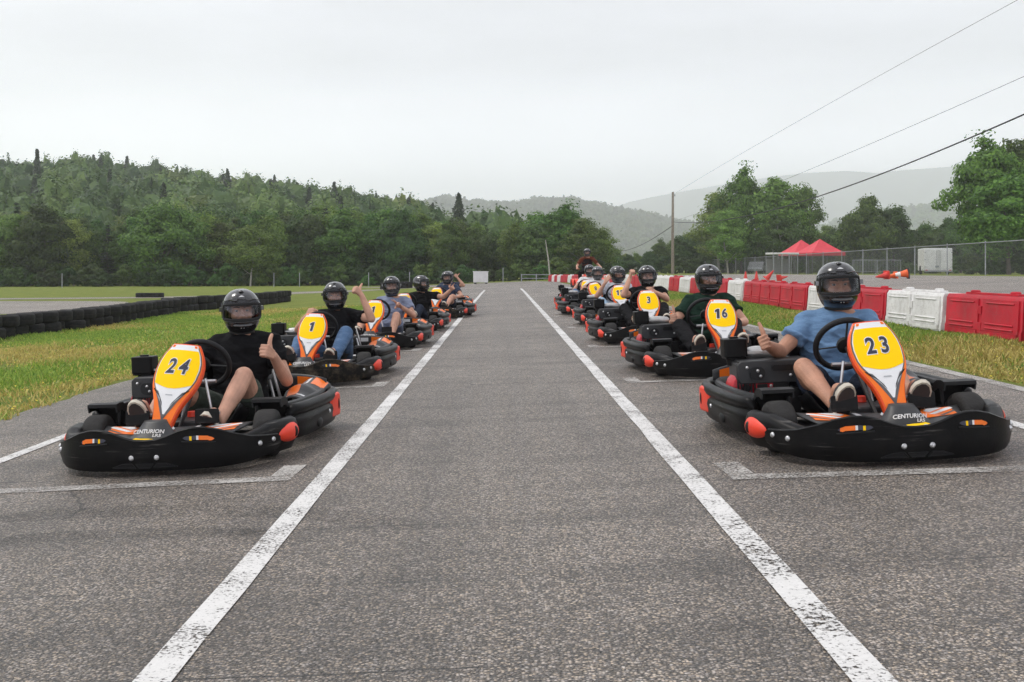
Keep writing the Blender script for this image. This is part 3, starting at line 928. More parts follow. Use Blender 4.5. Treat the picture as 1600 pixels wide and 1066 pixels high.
# ------------------------------------------------------------------ tyre walls
M_rub = pm('black_tyre_rubber', (.009, .009, .0095), .75, .3, 9, .25, 60, spec=.25, dust=.4, dustcol=(.075, .068, .055))
def tyre_mesh(r, w, n=20):
    mb = MB()
    prof = [(r * .56, -w * .40), (r * .62, -w * .47), (r * .86, -w * .50), (r * .96, -w * .42), (r, -w * .28), (r, -w * .06), (r * .975, -w * .04), (r * .975, w * .04), (r, w * .06), (r, w * .28), (r * .96, w * .42), (r * .86, w * .50), (r * .62, w * .47), (r * .56, w * .40)]
    rings = []
    for k in range(n):
        a = 2 * PI * k / n
        rings.append([(q * math.cos(a), q * math.sin(a), z) for q, z in prof])
    mb.loft(rings, 0, caps=False, closed=True)
    return mb.mesh('tyre', [M_rub])
ME_tyre = tyre_mesh(.275, .225)
def tyre(x, y, z, label, group, tilt=(0, 0)):
    o = link(bpy.data.objects.new('tyre', ME_tyre))
    o.location = (x, y, z); o.rotation_euler = (tilt[0], tilt[1], rt.random() * 6)
    s = rt.uniform(.95, 1.04); o.scale = (s, s, 1)
    tag(o, label, 'tyre', group)
def wall_path(pts, gap):
    P = crom([(a, b, 0) for a, b in pts], 24)
    out = []; d = 0; nxt = 0
    for i in range(1, len(P)):
        L_ = np.linalg.norm(P[i] - P[i - 1])
        while nxt <= d + L_:
            out.append(P[i - 1] + (P[i] - P[i - 1]) * (nxt - d) / L_); nxt += gap
        d += L_
    return out
LT = ['black tyre on the ground in the low tyre wall left of the kart row', 'black tyre on top of the low tyre wall left of the kart row']
for p in wall_path([(-9.9, 18.5), (-9.85, 21.5), (-9.65, 25.5), (-9.9, 30), (-10.1, 35)], .585):
    for k in range(2):
        x, y = p[0] + rt.gauss(0, .05), p[1] + rt.gauss(0, .03)
        tyre(x, y, g(x, y) + .115 + k * .225, LT[k], 'tyres of the low left tyre wall', (rt.gauss(0, .015), rt.gauss(0, .015)))
LT2 = ['black tyre in the bottom row of the far stretch of tyre wall behind driver 24', 'black tyre in the top row of the far stretch of tyre wall behind driver 24']
for p in wall_path([(-10.4, 34.0), (-9.7, 37), (-9.15, 40), (-8.9, 44.5)], .59):
    for k in range(2):
        x, y = p[0] + rt.gauss(0, .045), p[1] + rt.gauss(0, .03)
        tyre(x, y, g(x, y) + .115 + k * .225, LT2[k], 'tyres of the far stretch of tyre wall', (rt.gauss(0, .03), rt.gauss(0, .03)))
for p in wall_path([(-8.1, 74), (-6.2, 76)], .56):
    for k in range(2):
        tyre(p[0], p[1], g(p[0], p[1]) + .115 + k * .225, 'black tyre in the short far wall behind the blue-grey shirted driver', 'tyres of the short far wall')
for px in (221, 230, 240, 247):
    x, y, z = at(px, 53); tyre(x, y, z + .115, 'black tyre lying flat in the infield grass by the path', 'tyres lying in the infield grass')

# ------------------------------------------------------------------ red and white plastic barriers
M_bred = pm('red_plastic', (.47, .014, .030), .5, .2, 3, .12, 40, spec=.25, dust=.5, dustcol=(.30, .10, .09), scuff=.5)
M_bwhite = pm('white_plastic', (.70, .69, .67), .5, .08, 3, .12, 40, scuff=.7, dust=.7, dustcol=(.34, .31, .27))
def barrier_mesh(mat):
    mb = MB()
    L_ = .985
    # body section: wide foot, waist, narrow top (y,z)
    sec = [(-.175, .0), (.175, .0), (.172, .09), (.160, .12), (.145, .42), (.120, .465), (-.120, .465), (-.145, .42), (-.160, .12), (-.172, .09)]
    def seg(a, b, s=1.0, zlo=0.0):
        mb.loft([[(x, y * s, max(z, zlo)) for y, z in sec] for x in (a, b)])
    seg(-.975, .975)
    # raised panels with ribs on both faces, a keyed end each side and filler knobs
    for sgn in (-1, 1):
        for c_ in (-.485, .485):
            # a big panel standing proud, stepped along its foot, with pressed ribs
            hw_ = .435
            lo, hi = sgn * .185, sgn * .160
            mb.loft([[(c_ - hw_, lo, .075), (c_ + hw_, lo, .075), (c_ + hw_ - .01, hi, .425), (c_ - hw_ + .01, hi, .425)], [(c_ - hw_, sgn * .10, .075), (c_ + hw_, sgn * .10, .075), (c_ + hw_ - .01, sgn * .10, .425), (c_ - hw_ + .01, sgn * .10, .425)]])
            mb.box((c_, sgn * .17, .045), (.84, .05, .05))
            for z, yy in ((.385, .164), (.155, .182), (.105, .186)):
                mb.tube([(c_ - .33, sgn * yy, z), (c_ + .33, sgn * yy, z)], .011, 6)
        mb.box((.0, sgn * .150, .30), (.07, .05, .09)); mb.box((0, sgn * .165, .10), (.10, .045, .12))
    mb.box((.985, 0, .30), (.04, .20, .17)); mb.box((-.985, 0, .12), (.04, .24, .15))
    for c_ in (-.5, .5):
        mb.lathe([(.0, .515), (.04, .515), (.055, .505), (.055, .468)], np.array(Matrix.Translation((c_, 0, 0))), 12)
    mb.box((0, 0, .478), (1.3, .10, .022))
    return mb.mesh('barrier', [mat], 30)
ME_b = {'r': barrier_mesh(M_bred), 'w': barrier_mesh(M_bwhite)}
bpath = crom([(5.55, 6.3, 0), (5.55, 11.5, 0), (5.5, 15, 0), (5.55, 20, 0), (5.75, 27, 0), (5.85, 34, 0), (5.75, 39, 0), (5.45, 44, 0), (5.0, 54, 0), (4.4, 66, 0), (3.5, 81, 0)], 30)
cols = 'rrrrwrwrrrwrwrwrwwrrwrrwrwrwwrrwrrwrwrww'
d = 0; nxt = 0.0; idx = 0
BL = {'r': 'red plastic barrier in the long run beside the right kart row', 'w': 'white plastic barrier in the long run beside the right kart row'}
for i in range(1, len(bpath)):
    Ls = np.linalg.norm(bpath[i] - bpath[i - 1])
    while nxt <= d + Ls and idx < len(cols):
        p = bpath[i - 1] + (bpath[i] - bpath[i - 1]) * (nxt - d) / Ls
        t = nrm(bpath[i] - bpath[i - 1])
        k = cols[idx]
        o = link(bpy.data.objects.new('plastic_barrier', ME_b[k]))
        x, y = p[0] + rt.gauss(0, .012), p[1]
        o.location = (x, y, g(x, y) - .004)
        o.rotation_euler = (0, 0, math.atan2(t[1], t[0]) + rt.gauss(0, .008))
        lab = BL[k]
        if idx == 4: lab = 'white plastic barrier nearest the camera, right of the helmet of driver 23'
        if idx == 3: lab = 'red plastic barrier at the right edge of the photo next to the nearest white one'
        tag(o, lab, 'barrier', 'plastic barriers along the right side')
        nxt += 1.985; idx += 1
    d += Ls

# ------------------------------------------------------------------ chain link fence
M_galv = pm('galvanised_steel', (.30, .31, .32), .45, .15, 8, metal=.7)
M_wire = pm('dull_wire', (.16, .165, .17), .6, .1, 8, metal=.4)
fx = lambda y: 26.6 + (y - 55) * .017
fr = empty('chain_link_fence', (fx(110), 110, g(fx(110), 110)), label='long grey chain link fence with posts behind the paddock lot', cat='fence')
ALLOBJ.append(fr)
fo = arr(fr.location)
py = [44 + 5.4 * i for i in range(23)]
for y in py:
    x = fx(y); z = g(x, y)
    mb = MB(); mb.tube([(x - fo[0], y - fo[1], z - .2 - fo[2]), (x - fo[0], y - fo[1], z + 1.86 - fo[2])], .035, 8)
    mb.sphere((x - fo[0], y - fo[1], z + 1.87 - fo[2]), .045, 8, 6)
    mb.build('post', M_galv, fr)
mb = MB(); mb.tube([arr((fx(y), y, g(fx(y), y) + 1.82)) - fo for y in py], .026, 8); mb.build('top_rail', M_galv, fr)
V, Q = [], []
y0, y1 = py[0], py[-1]
def wire(a, b, r):
    o_ = len(V)
    a, b = arr(a) - fo, arr(b) - fo
    for p in (a, b):
        V.append(p + (0, 0, r)); V.append(p + (r, 0, -r)); V.append(p + (-r, 0, -r))
    for k in range(3):
        l = (k + 1) % 3
        Q.append((o_ + k, o_ + l, o_ + 3 + l, o_ + 3 + k))
y = y0
while y < y1 - 1.8:
    for s in (0, 1):
        ya, yb = (y, y + 1.8) if s == 0 else (y + 1.8, y)
        wire((fx(ya), ya, g(fx(ya), ya) + .03), (fx(yb), yb, g(fx(yb), yb) + 1.8), .0035)
    y += .13
mbm = np_mesh('chain_mesh', np.array(V), np.array(Q), [M_wire])
link(bpy.data.objects.new('chain_mesh', mbm), fr)

# ------------------------------------------------------------------ utility pole and its wires
M_pole = pm('weathered_pole_wood', (.24, .20, .16), .9, .25, 6, .4, 25)
px_, py_ = 17.93, 115.0
pz_ = g(px_, py_)
up = empty('utility_pole', (px_, py_, pz_), label='tall bare wooden utility pole behind the right kart row', cat='pole'); ALLOBJ.append(up)
mb = MB(); mb.tube([(0, 0, -.3), (0.0, 0, 4), (0.02, 0, 9.05 - pz_)], [.17, .15, .11], 10); mb.build('pole_shaft', M_pole, up)
M_cable = pm('black_cable', (.012, .012, .013), .6, .1)
mb = MB(); mb.tube([(0, 0, 8.6 - pz_), (.22, -.02, 8.6 - pz_)], .02, 6); mb.lathe([(0, .2), (.05, .19), (.06, .1), (.045, .08), (.06, .0), (0, 0)], np.array(Matrix.Translation((.22, -.02, 8.6 - pz_))), 8); mb.build('insulator', M_galv, up)
mb = MB(); mb.tube([(0, 0, 4.3), (0, -.25, 4.3)], .03, 6); mb.build('cable_bracket', M_galv, up)
def cable(name, pts, r, label):
    mb = MB(); mb.tube(pts, r, 6); tag(mb.build(name, M_cable), label, 'cable')
def quad3(p0, p1, p2, n=40):
    """parabola through three points parametrised by y"""
    ys_ = np.array([p0[1], p1[1], p2[1]]); cz = np.polyfit(ys_, [p0[2], p1[2], p2[2]], 2); cx = np.polyfit(ys_, [p0[0], p1[0], p2[0]], 1)
    return [(np.polyval(cx, y), y, np.polyval(cz, y)) for y in np.linspace(ys_[0], ys_[-1], n)]
def im(px, py, Y):
    return ((px - VPX) * Y / F, Y, 1 + (VPY - py) * Y / F)
cable('overhead_cable', quad3(im(1053, 347, 114.8), im(1272, 309, 65), im(1735, 118, 34.0)), .030, 'thick black sagging cable from the utility pole to the right edge')
cable('overhead_cable', quad3(im(1056, 301, 114.9), im(1345, 137, 60), im(1760, -95, 35)), .009, 'thin topmost power wire crossing the sky on the right')
cable('overhead_cable', quad3(im(1053, 346, 114.9), im(1330, 236, 60), im(1760, 50, 35)), .009, 'thin middle power wire crossing the sky on the right')
cable('overhead_cable', quad3(im(1051, 351, 115.1), im(1010, 380, 150), im(955, 392, 230)), .035, 'black cable sagging from the utility pole towards the far trees')
# leaning pale trunk and thin stakes by the treeline
mb = MB(); mb.tube([(0, 0, -.2), (-.18, 0, 1.8), (-.42, 0, 3.4)], [.07, .06, .03], 8)
o = mb.build('dead_trunk', M_birch); o.location = at(860, 92); tag(o, 'pale leaning dead trunk in front of the trees at the far bend', 'trunk')
for px, Y in ((97, 90), (428, 92), (468, 92), (576, 91), (640, 91), (786, 92)):
    mb = MB(); mb.tube([(0, 0, -.1), (0, 0, 1.15)], .035, 6); mb.lathe([(.04, 1.15), (.04, 1.19), (0, 1.2)], None, 6)
    o = mb.build('fence_post', M_galv); o.location = at(px, Y); tag(o, 'thin grey stake at the grass edge below the left treeline', 'post', 'thin stakes below the left treeline')

# ------------------------------------------------------------------ white crate and gate at the far end
M_wht = pm('white_painted_panel', (.66, .66, .65), .5, .08, 3, dust=.3)
M_dark = pm('dark_rubber_trim', (.02, .02, .02), .6)
M_glass = pm('dark_window_glass', (.03, .035, .04), .12)
o = empty('white_crate', at(751, 84), (0, 0, R(4)), 'white box container on feet at the far end of the straight', 'container'); ALLOBJ.append(o)
mb = MB(); mb.box((0, 0, .52), (1.1, 1.0, .80)); 
for k in range(5): mb.box((-.44 + .22 * k, -.505, .52), (.05, .02, .72))
mb.build('box_body', M_wht, o, bevel=.02)
mb = MB(); mb.box((0, 0, .95), (1.16, 1.06, .06)); mb.build('lid', M_wht, o, bevel=.015)
for x in (-.42, .42):
    mb = MB(); mb.box((x, 0, .06), (.16, .9, .12)); mb.build('foot', M_dark, o)
o = empty('steel_gate', at(838, 88), (0, 0, R(2)), 'low grey pipe gate beside the end of the barrier run', 'gate'); ALLOBJ.append(o)
mb = MB()
for z in (.22, .52): mb.tube([(-1.2, 0, z), (1.1, 0, z)], .035, 6)
mb.build('rail', M_galv, o)
for x in (-1.2, 0, 1.1):
    mb = MB(); mb.tube([(x, 0, -.1), (x, 0, .58)], .045, 6); mb.build('post', M_galv, o)

# ------------------------------------------------------------------ cones
M_corg = pm('orange_cone_plastic', (.80, .12, .02), .5, .12, 6, dust=.2)
M_cred = pm('red_cone_plastic', (.62, .035, .025), .5, .12, 6, dust=.2)
M_cwht = pm('cone_reflective_band', (.75, .74, .70), .45)
def cone(loc, rot, s, mat, label, band, lying):
    mb = MB()
    mb.lathe([(.16, .025), (.135, .04), (.105, .17), (.085, .26)], None, 16)
    mb.lathe([(.055, .42), (.033, .52), (.026, .56), (.018, .56), (.018, .50)], None, 16)
    bx = [(-.19, -.15), (-.15, -.19), (.15, -.19), (.19, -.15), (.19, .15), (.15, .19), (-.15, .19), (-.19, .15)]
    o = empty('traffic_cone', loc, rot, label, 'cone'); ALLOBJ.append(o); o.scale = (s, s, s)
    mb.build('cone_body', mat, o)
    mb = MB(); mb.lathe([(.085, .26), (.055, .42)], None, 16); mb.build('band', M_cwht if band else mat, o)
    mb = MB(); mb.prism(bx, np.eye(4), .03); mb.build('base', M_dark if band else mat, o)
x, y, z = at(1419, 42); cone((x, y, z + .22), (R(97), 0, R(-98)), 1.15, M_corg, 'orange cone with white band lying on its side, biggest of the fallen cones', True, True)
x, y, z = at(1386, 42.5); cone((x, y, z + .16), (R(97), 0, R(-72)), .95, M_cred, 'red cone lying on its side, leftmost of the fallen cones by the trailer', False, True)
x, y, z = at(1400, 43.2); cone((x, y, z + .13), (R(97), 0, R(-80)), .85, M_corg, 'dull orange cone lying between the other two fallen cones', False, True)
for px, lab, rr_ in ((1165, 'small dark red cone, leftmost of the four behind the barrier top', (0, 0, 0)), (1182, 'small red cone standing second from the left behind the barrier top', (0, 0, 0)), (1198, 'small orange-red cone leaning behind the barrier top', (R(40), 0, 1)), (1217, 'red cone toppled over, rightmost of the four behind the barrier top', (R(80), 0, 2))):
    x, y, z = at(px, 45); cone((x, y, z + (.0 if rr_[0] == 0 else .12)), rr_, .8, M_cred, lab, False, False)

# ------------------------------------------------------------------ tents, shelter frame, trailer, car, crowd barriers
M_tent = pm('red_tent_fabric', (.60, .035, .055), .6, .12, 2, .15, 8)
def tent(px, Y, w, eave, peak, label):
    x, y, z = at(px, Y)
    o = empty('canopy_tent', (x, y, z), (0, 0, R(12)), label, 'tent'); ALLOBJ.append(o)
    h = w / 2
    mb = MB()
    n = 8
    rings = []
    for t in np.linspace(0, 1, 7):
        s = h * (1 - t) + .02; zz = eave + (peak - eave) * (t ** 1.15)
        ring = []
        for cx, cy, ex, ey in ((-1, -1, 1, -1), (1, -1, 1, 1), (1, 1, -1, 1), (-1, 1, -1, -1)):
            for k in range(4):
                u = k / 4
                a = cx + (ex - cx) * u; b = cy + (ey - cy) * u
                sag = -.12 * math.sin(PI * u) * (1 - t) * t * 2
                ring.append((a * s, b * s, zz + sag))
        rings.append(ring)
    val = [[(p[0], p[1], p[2] - .28) for p in rings[0]]]
    mb.loft(val + rings, 0, caps=False)
    mb.build('canopy', M_tent, o, smooth=25)
    for a in (-1, 1):
        for b in (-1, 1):
            mb = MB(); mb.box((a * h * .97, b * h * .97, eave / 2), (.05, .05, eave)); mb.build('leg', M_wire, o)
    return o
tent(1281, 104, 3.4, 2.05, 3.35, 'bright red pointed canopy tent, the nearer of the two')
tent(1252, 113, 3.4, 2.15, 3.55, 'red canopy tent half hidden behind the nearer one')
o = empty('shelter_frame', at(1222, 100), (0, 0, R(8)), 'grey post-and-beam shelter frame left of the red tents', 'shelter'); ALLOBJ.append(o)
mb = MB(); mb.box((0, 0, 1.9), (2.5, 1.8, .16)); mb.build('roof', M_wht, o, bevel=.02)
for x in (-1.15, -.35, .35, 1.15):
    mb = MB(); mb.box((x, -.8, .9), (.09, .09, 1.84)); mb.build('post', M_galv, o)
mb = MB(); mb.box((0, .85, .75), (2.3, .05, 1.3)); mb.build('back_panel', pm('grey_board', (.22, .22, .22), .8), o)
# enclosed trailer
o = empty('cargo_trailer', at(1466, 84), (0, 0, R(-14)), 'white enclosed cargo trailer with rear doors parked behind the fence', 'trailer'); ALLOBJ.append(o)
mb = MB(); mb.box((0, 1.9, 1.17), (2.05, 3.9, 1.75)); mb.build('body', M_wht, o, bevel=.06)
for s in (-1, 1):
    mb = MB(); mb.box((s * .50, -.075, 1.15), (.97, .03, 1.55)); d_ = mb.build('rear_door', M_wht, o, bevel=.008)
    mb = MB(); mb.tube([(s * .12, -.11, .45), (s * .12, -.11, 1.85)], .016, 6); mb.build('lock_bar', M_galv, d_)
    for z in (.6, 1.15, 1.7):
        mb = MB(); mb.box((s * .96, -.1, z), (.09, .035, .06)); mb.build('hinge', M_galv, d_)
    mb = MB(); mb.box((s * .86, -.08, .33), (.16, .03, .08)); mb.build('tail_light', M_cred, o)
    mb = MB(); mb.lathe([(.0, -.09), (.2, -.09), (.33, -.08), (.35, 0), (.33, .08), (.2, .09), (0, .09)], frame((s * 1.0, 2.2, .35), (0, 1, 0), (0, 0, 1)), 18); mb.build('wheel', M_rub, o)
mb = MB(); mb.box((0, -.1, .27), (2.05, .12, .10)); mb.build('bumper', M_galv, o)
mb = MB(); mb.box((-.1, -.115, .62), (.30, .015, .15)); mb.build('plate', pm('grey_plate', (.3, .32, .34), .5), o)
# parked car
M_silver = pm('silver_car_paint', (.42, .43, .45), .3, .05, 3, metal=.3, coat=.6)
o = empty('parked_car', at(1183, 128), (0, 0, R(70)), 'silver parked car seen through the fence left of the shelter', 'car'); ALLOBJ.append(o)
prof_ = [(-2.1, .35), (-2.15, .62), (-1.9, .85), (-1.35, .93), (-.75, 1.40), (.55, 1.45), (1.25, 1.0), (1.95, .88), (2.15, .7), (2.15, .35)]
mb = MB(); mb.prism(prof_, frame((0, .85, 0), (1, 0, 0), (0, 0, 1)), 1.7); mb.build('body', M_silver, o, bevel=.06)
for s in (-1, 1):
    w_ = [(-1.15, .98), (-.68, 1.34), (.5, 1.38), (1.05, 1.0)]
    mb = MB(); mb.prism(w_, frame((0, s * .86 + .012, 0), (1, 0, 0), (0, 0, 1)), .024); mb.build('side_window', M_glass, o)
    for x in (-1.35, 1.35):
        mb = MB(); mb.lathe([(0, -.1), (.2, -.1), (.31, -.09), (.33, 0), (.31, .09), (.2, .1), (0, .1)], frame((x, s * .78, .33), (1, 0, 0), (0, 0, 1)), 18); mb.build('wheel', M_rub, o)
    mb = MB(); mb.sphere((2.12, s * .6, .7), (.06, .2, .08), 10, 6); mb.build('headlight', M_wht, o)
for i, px in enumerate((1352, 1388)):
    o = empty('crowd_barrier', at(px, 78), (0, 0, R(-6)), ('grey steel crowd barrier standing left of the other, behind the fence', 'grey steel crowd barrier standing next to the white trailer')[i], 'barrier', 'steel crowd barriers'); ALLOBJ.append(o)
    mb = MB(); mb.tube(crom([(-.85, 0, .1), (-.85, 0, .95), (-.75, 0, 1.05), (.75, 0, 1.05), (.85, 0, .95), (.85, 0, .1)], 4), .022, 8); mb.tube([(-.85, 0, .22), (.85, 0, .22)], .018, 6); mb.build('tube_frame', M_galv, o)
    mb = MB()
    for k in range(15): mb.tube([(-.75 + k * .107, 0, .22), (-.75 + k * .107, 0, 1.04)], .008, 6)
    mb.build('bars', M_galv, o)
    for x in (-.7, .7):
        mb = MB(); mb.tube([(x, -.3, .02), (x, 0, .12), (x, .3, .02)], .018, 6); mb.build('foot', M_galv, o)
# ------------------------------------------------------------------ kart materials
M_plas = pm('black_bumper_plastic', (.005, .005, .0054), .36, .3, 5, .08, 90, spec=.13, dust=.22, dustcol=(.035, .03, .024), scuff=.7)
M_plas2 = pm('grey_black_plastic', (.011, .0113, .012), .42, .25, 6, .08, 90, spec=.15, dust=.1, dustcol=(.08, .07, .055))
M_fair = pm('dark_grey_fairing', (.034, .035, .037), .38, .2, 5, .05, 60, spec=.28, dust=.1)
M_red = pm('red_bumper_insert', (.78, .050, .020), .38, .1, 9, dust=.12, dustcol=(.30, .09, .05))
M_or = pm('orange_sticker', (.86, .17, .012), .3, .07, 9, coat=.08, spec=.3)
M_rim = pm('red_orange_panel_edge', (.78, .075, .012), .32, .08, 9, coat=.08, spec=.3)
M_yel = pm('yellow_number_field', (.98, .60, .001), .4, .04, 5, spec=.12)
M_whs = pm('white_sticker', (.74, .74, .74), .3, .06, 8, coat=.08, spec=.3)
M_gry = pm('grey_sticker', (.10, .10, .105), .3, .2, 8, coat=.08, spec=.3)
M_slv = pm('silver_sticker', (.36, .37, .38), .3, .2, 20, coat=.08, spec=.3)
M_ink = pm('dark_blue_black_ink', (.022, .024, .045), .35, .1)
M_tyre = pm('slick_tyre_rubber', (.026, .025, .024), .8, .3, 12, .3, 80, spec=.25, dust=.3, dustcol=(.085, .08, .07))
M_steel = pm('bolt_steel', (.55, .55, .55), .35, .1, 20, metal=.9)
M_frame = pm('black_frame_paint', (.007, .007, .008), .4, .2, spec=.3)
M_eng = pm('red_engine_paint', (.42, .012, .022), .35, .15, 12, coat=.08, spec=.3)
M_alu = pm('cast_aluminium', (.45, .45, .44), .42, .2, 25, .1, 60, metal=.8)
M_grip = pm('steering_grip_rubber', (.009, .009, .010), .6, .2, 20, .2, 120, spec=.3)
M_seat = pm('black_seat_shell', (.009, .009, .010), .5, .2, 8, spec=.3)

def mirror_path(half):
    """half: points from the nose centre outwards (x >= 0)"""
    h = crom(half, 5)
    return [arr((-p[0], p[1], p[2])) for p in h[:0:-1]] + h

def sweep(mb, path, sec_fn, mi=0, caps=True):
    """sec_fn(i, n) -> list of (out, z) pairs; out is measured along the horizontal outward normal"""
    n = len(path); rings = []
    for i in range(n):
        d = nrm(path[min(i + 1, n - 1)] - path[max(i - 1, 0)])
        o_ = arr((d[1], -d[0], 0))          # right of travel: outwards for a path going from -x to +x round the nose
        rings.append([path[i] + o_ * a + arr((0, 0, b)) for a, b in sec_fn(i, n)])
    mb.loft(rings, mi, caps)

def rbox(w, h, r, n=5):
    """rounded rectangle outline centred on the origin"""
    o = []
    for cx, cy, a0 in ((w / 2 - r, h / 2 - r, 0), (-w / 2 + r, h / 2 - r, 90), (-w / 2 + r, -h / 2 + r, 180), (w / 2 - r, -h / 2 + r, 270)):
        for k in range(n + 1):
            a = R(a0 + 90 * k / n); o.append((cx + r * math.cos(a), cy + r * math.sin(a)))
    return o

kart0 = empty('racing_kart'); ALLOBJ.append(kart0)
# ---- front bumper: rounded side tubes running round the nose
fhalf = [(0, -.935, 0), (.15, -.93, 0), (.29, -.905, 0), (.41, -.84, 0), (.49, -.745, 0), (.545, -.64, 0), (.585, -.53, 0), (.603, -.45, 0), (.600, -.395, 0)]
fpath = mirror_path(fhalf)
def fsec(i, n):
    u = abs(i - (n - 1) / 2) / ((n - 1) / 2)
    top = .150 + .065 * min(1, max(0, (u - .35) / .3))
    e = 1.0 if u < .93 else max(.55, 1 - (u - .93) / .07 * .45)
    cz = .13
    s = [(-.050, top - .045), (-.042, top - .015), (-.018, top), (.008, top), (.031, top - .013), (.042, top - .042), (.039, top - .085), (.022, .070), (.004, .040), (-.018, .040), (-.012, .075), (-.030, top - .09)]
    return [(a * e, cz + (b - cz) * e) for a, b in s]
mb = MB(); sweep(mb, fpath, fsec); mb.build('front_bumper', M_plas, kart0, smooth=50)

# ---- front shield: thin plate with a wavy upper edge
spath = mirror_path([(0, -1.0, 0), (.13, -.995, 0), (.26, -.975, 0), (.38, -.93, 0), (.470, -.865, 0), (.540, -.775, 0), (.588, -.68, 0), (.602, -.645, 0)])
cum = [0]
for i in range(1, len(spath)): cum.append(cum[-1] + np.linalg.norm(spath[i] - spath[i - 1]))
half_L = cum[-1] / 2
def stop(s):
    a = abs(s)
    return float(np.interp(a, [0, .06, .12, .18, .24, .30, .37, .45, .55, .66, .74, .79], [.188, .191, .208, .232, .244, .243, .228, .200, .172, .160, .155, .115]))
def sbot(s):
    a = abs(s)
    return float(np.interp(a, [0, .4, .55, .70, .79], [.030, .032, .040, .060, .100]))
def spos(s):
    q = s + half_L
    i = int(np.searchsorted(cum, q)); i = min(max(i, 1), len(cum) - 1)
    t = (q - cum[i - 1]) / (cum[i] - cum[i - 1])
    p = spath[i - 1] + (spath[i] - spath[i - 1]) * t
    a = spath[max(i - 2, 0)]; b = spath[min(i + 1, len(spath) - 1)]
    d = nrm(b - a)
    return p, d, arr((d[1], -d[0], 0))
SMAX = min(half_L - .002, .785)
mb = MB(); rings = []
for s in np.linspace(-SMAX, SMAX, 79):
    p, d, o_ = spos(s)
    zt, zb = stop(s), sbot(s)
    m_ = zb + (zt - zb) * .45
    bul = .016
    ring = [(-.010, zb), (.000, zb - .004), (.006, zb + .006), (bul, m_), (.010, zt - .018), (.0115, zt - .006), (.004, zt), (-.008, zt - .001), (-.012, zt - .008), (-.006, m_)]
    rings.append([p + o_ * a + arr((0, 0, b)) for a, b in ring])
mb.loft(rings)
shield = mb.build('front_shield', M_plas, kart0, smooth=50)
def on_shield(s, z, off):
    p, d, o_ = spos(s)
    zt, zb = stop(s), sbot(s); m_ = zb + (zt - zb) * .45
    b = float(np.interp(z, [zb, m_, zt - .018], [.006, .016, .010]))
    return p + o_ * (b + off) + arr((0, 0, z)), d, o_
for s, z in ((-.066, .098), (.066, .098), (-.60, .122), (-.70, .128), (.60, .122), (.70, .128)):
    p, d, o_ = on_shield(s, z, -.001)
    M = frame(p, d, (0, 0, 1))
    if np.dot(M[:3, 2], o_) < 0: M[:3, 2] *= -1; M[:3, 0] *= -1
    mb = MB(); mb.lathe([(.0, .007), (.008, .0075), (.012, .005), (.0145, .0), (.0145, -.002)], M, 12); mb.lathe([(.0, .012), (.006, .011), (.0065, .006)], M, 6)
    mb.build('bolt', M_steel, shield)
# slots with stickers showing, lip under each
for sg in (-1, 1):
    mb = MB()
    n = 14; out_t, out_b = [], []
    s0, s1, zc, hh = .200, .355, .190, .0105
    quads = []
    for k in range(n + 1):
        t = k / n; s = sg * (s0 + (s1 - s0) * t)
        e = math.sin(min(1, min(t, 1 - t) / .14) * PI / 2)
        zz = zc + (.004 if .3 < t < .8 else 0) - .012 * t
        a, _, _ = on_shield(s, zz + hh * e + .0005, .0022); b, _, _ = on_shield(s, zz - hh * e, .0022)
        quads.append((a, b))
    for k in range(n):
        f_ = (k + .5) / n
        mi = 2 if f_ < .18 else (1 if f_ < .26 else (2 if f_ < .42 else (3 if f_ < .50 else (0 if sg > 0 else (0 if f_ < .9 else 2)))))
        mb.add([quads[k][0], quads[k][1], quads[k + 1][1], quads[k + 1][0]], [(0, 1, 2, 3)], mi)
    lip = []
    for k in range(n + 1):
        t = k / n; s = sg * (s0 - .006 + (s1 - s0 + .012) * t)
        lip.append(on_shield(s, zc - .012 * t - .019, .002)[0])
    mb.tube(lip, .0055, 6, 4)
    mb.build('slot', [M_or, M_yel, M_ink, M_whs, M_plas2], shield)
# low vents
mb = MB()
def vent(pts):
    P = [on_shield(s, z, .0015)[0] for s, z in pts]
    mb.add(P, [tuple(range(len(P)))], 0)
    for a in range(len(P)):
        mb.tube([P[a], P[(a + 1) % len(P)]], .0032, 5, 1)
vent([(-.17, .048), (-.115, .066), (-.065, .068), (-.045, .046)])
vent([(.17, .048), (.115, .066), (.065, .068), (.045, .046)])
vent([(-.030, .046), (-.046, .066), (.046, .066), (.030, .046)])
mb.build('vent', [M_frame, M_plas2], shield)

# ---- red lamps-like inserts at the bumper corners
def insert(c, size, yaw, kind):
    Rm = eul(0, 0, yaw)
    mb = MB()
    if kind == 'front':
        mb.sphere((0, 0, 0), (size[0], size[1], size[2]), 20, 12)
        V = []
        for p in mb.v:
            x, y, z = p
            k_ = 1.0 + .30 * (y / size[1]) * (1 if y > 0 else .6)
            V.append((x, y, z * k_))
        mb.v = V
        hole = ((size[0] * .74, size[1] * .42, 0), (size[0] * .30, size[1] * .17, size[2] * .55))
    else:
        o2 = rbox(size[1] * 2, size[2] * 2, .022)
        Ms = [(0, .96), (.6, 1.0), (.9, .93), (1.0, .78)]
        rings = [[(size[0] * (t * 1.0), p[0] * s, p[1] * s) for p in o2] for t, s in Ms]
        mb.loft(rings)
        hole = ((size[0] * .86, size[1] * .55, 0), (size[0] * .3, size[1] * .16, size[2] * .55))
    mb.v = [tuple(Rm @ arr(p) + arr(c)) for p in mb.v]
    o = mb.build('red_insert', M_red, kart0, smooth=60)
    h = MB(); h.sphere((0, 0, 0), hole[1], 12, 8); h.v = [tuple(Rm @ (arr(p) + arr(hole[0])) + arr(c)) for p in h.v]
    h.build('slot', M_frame, o)
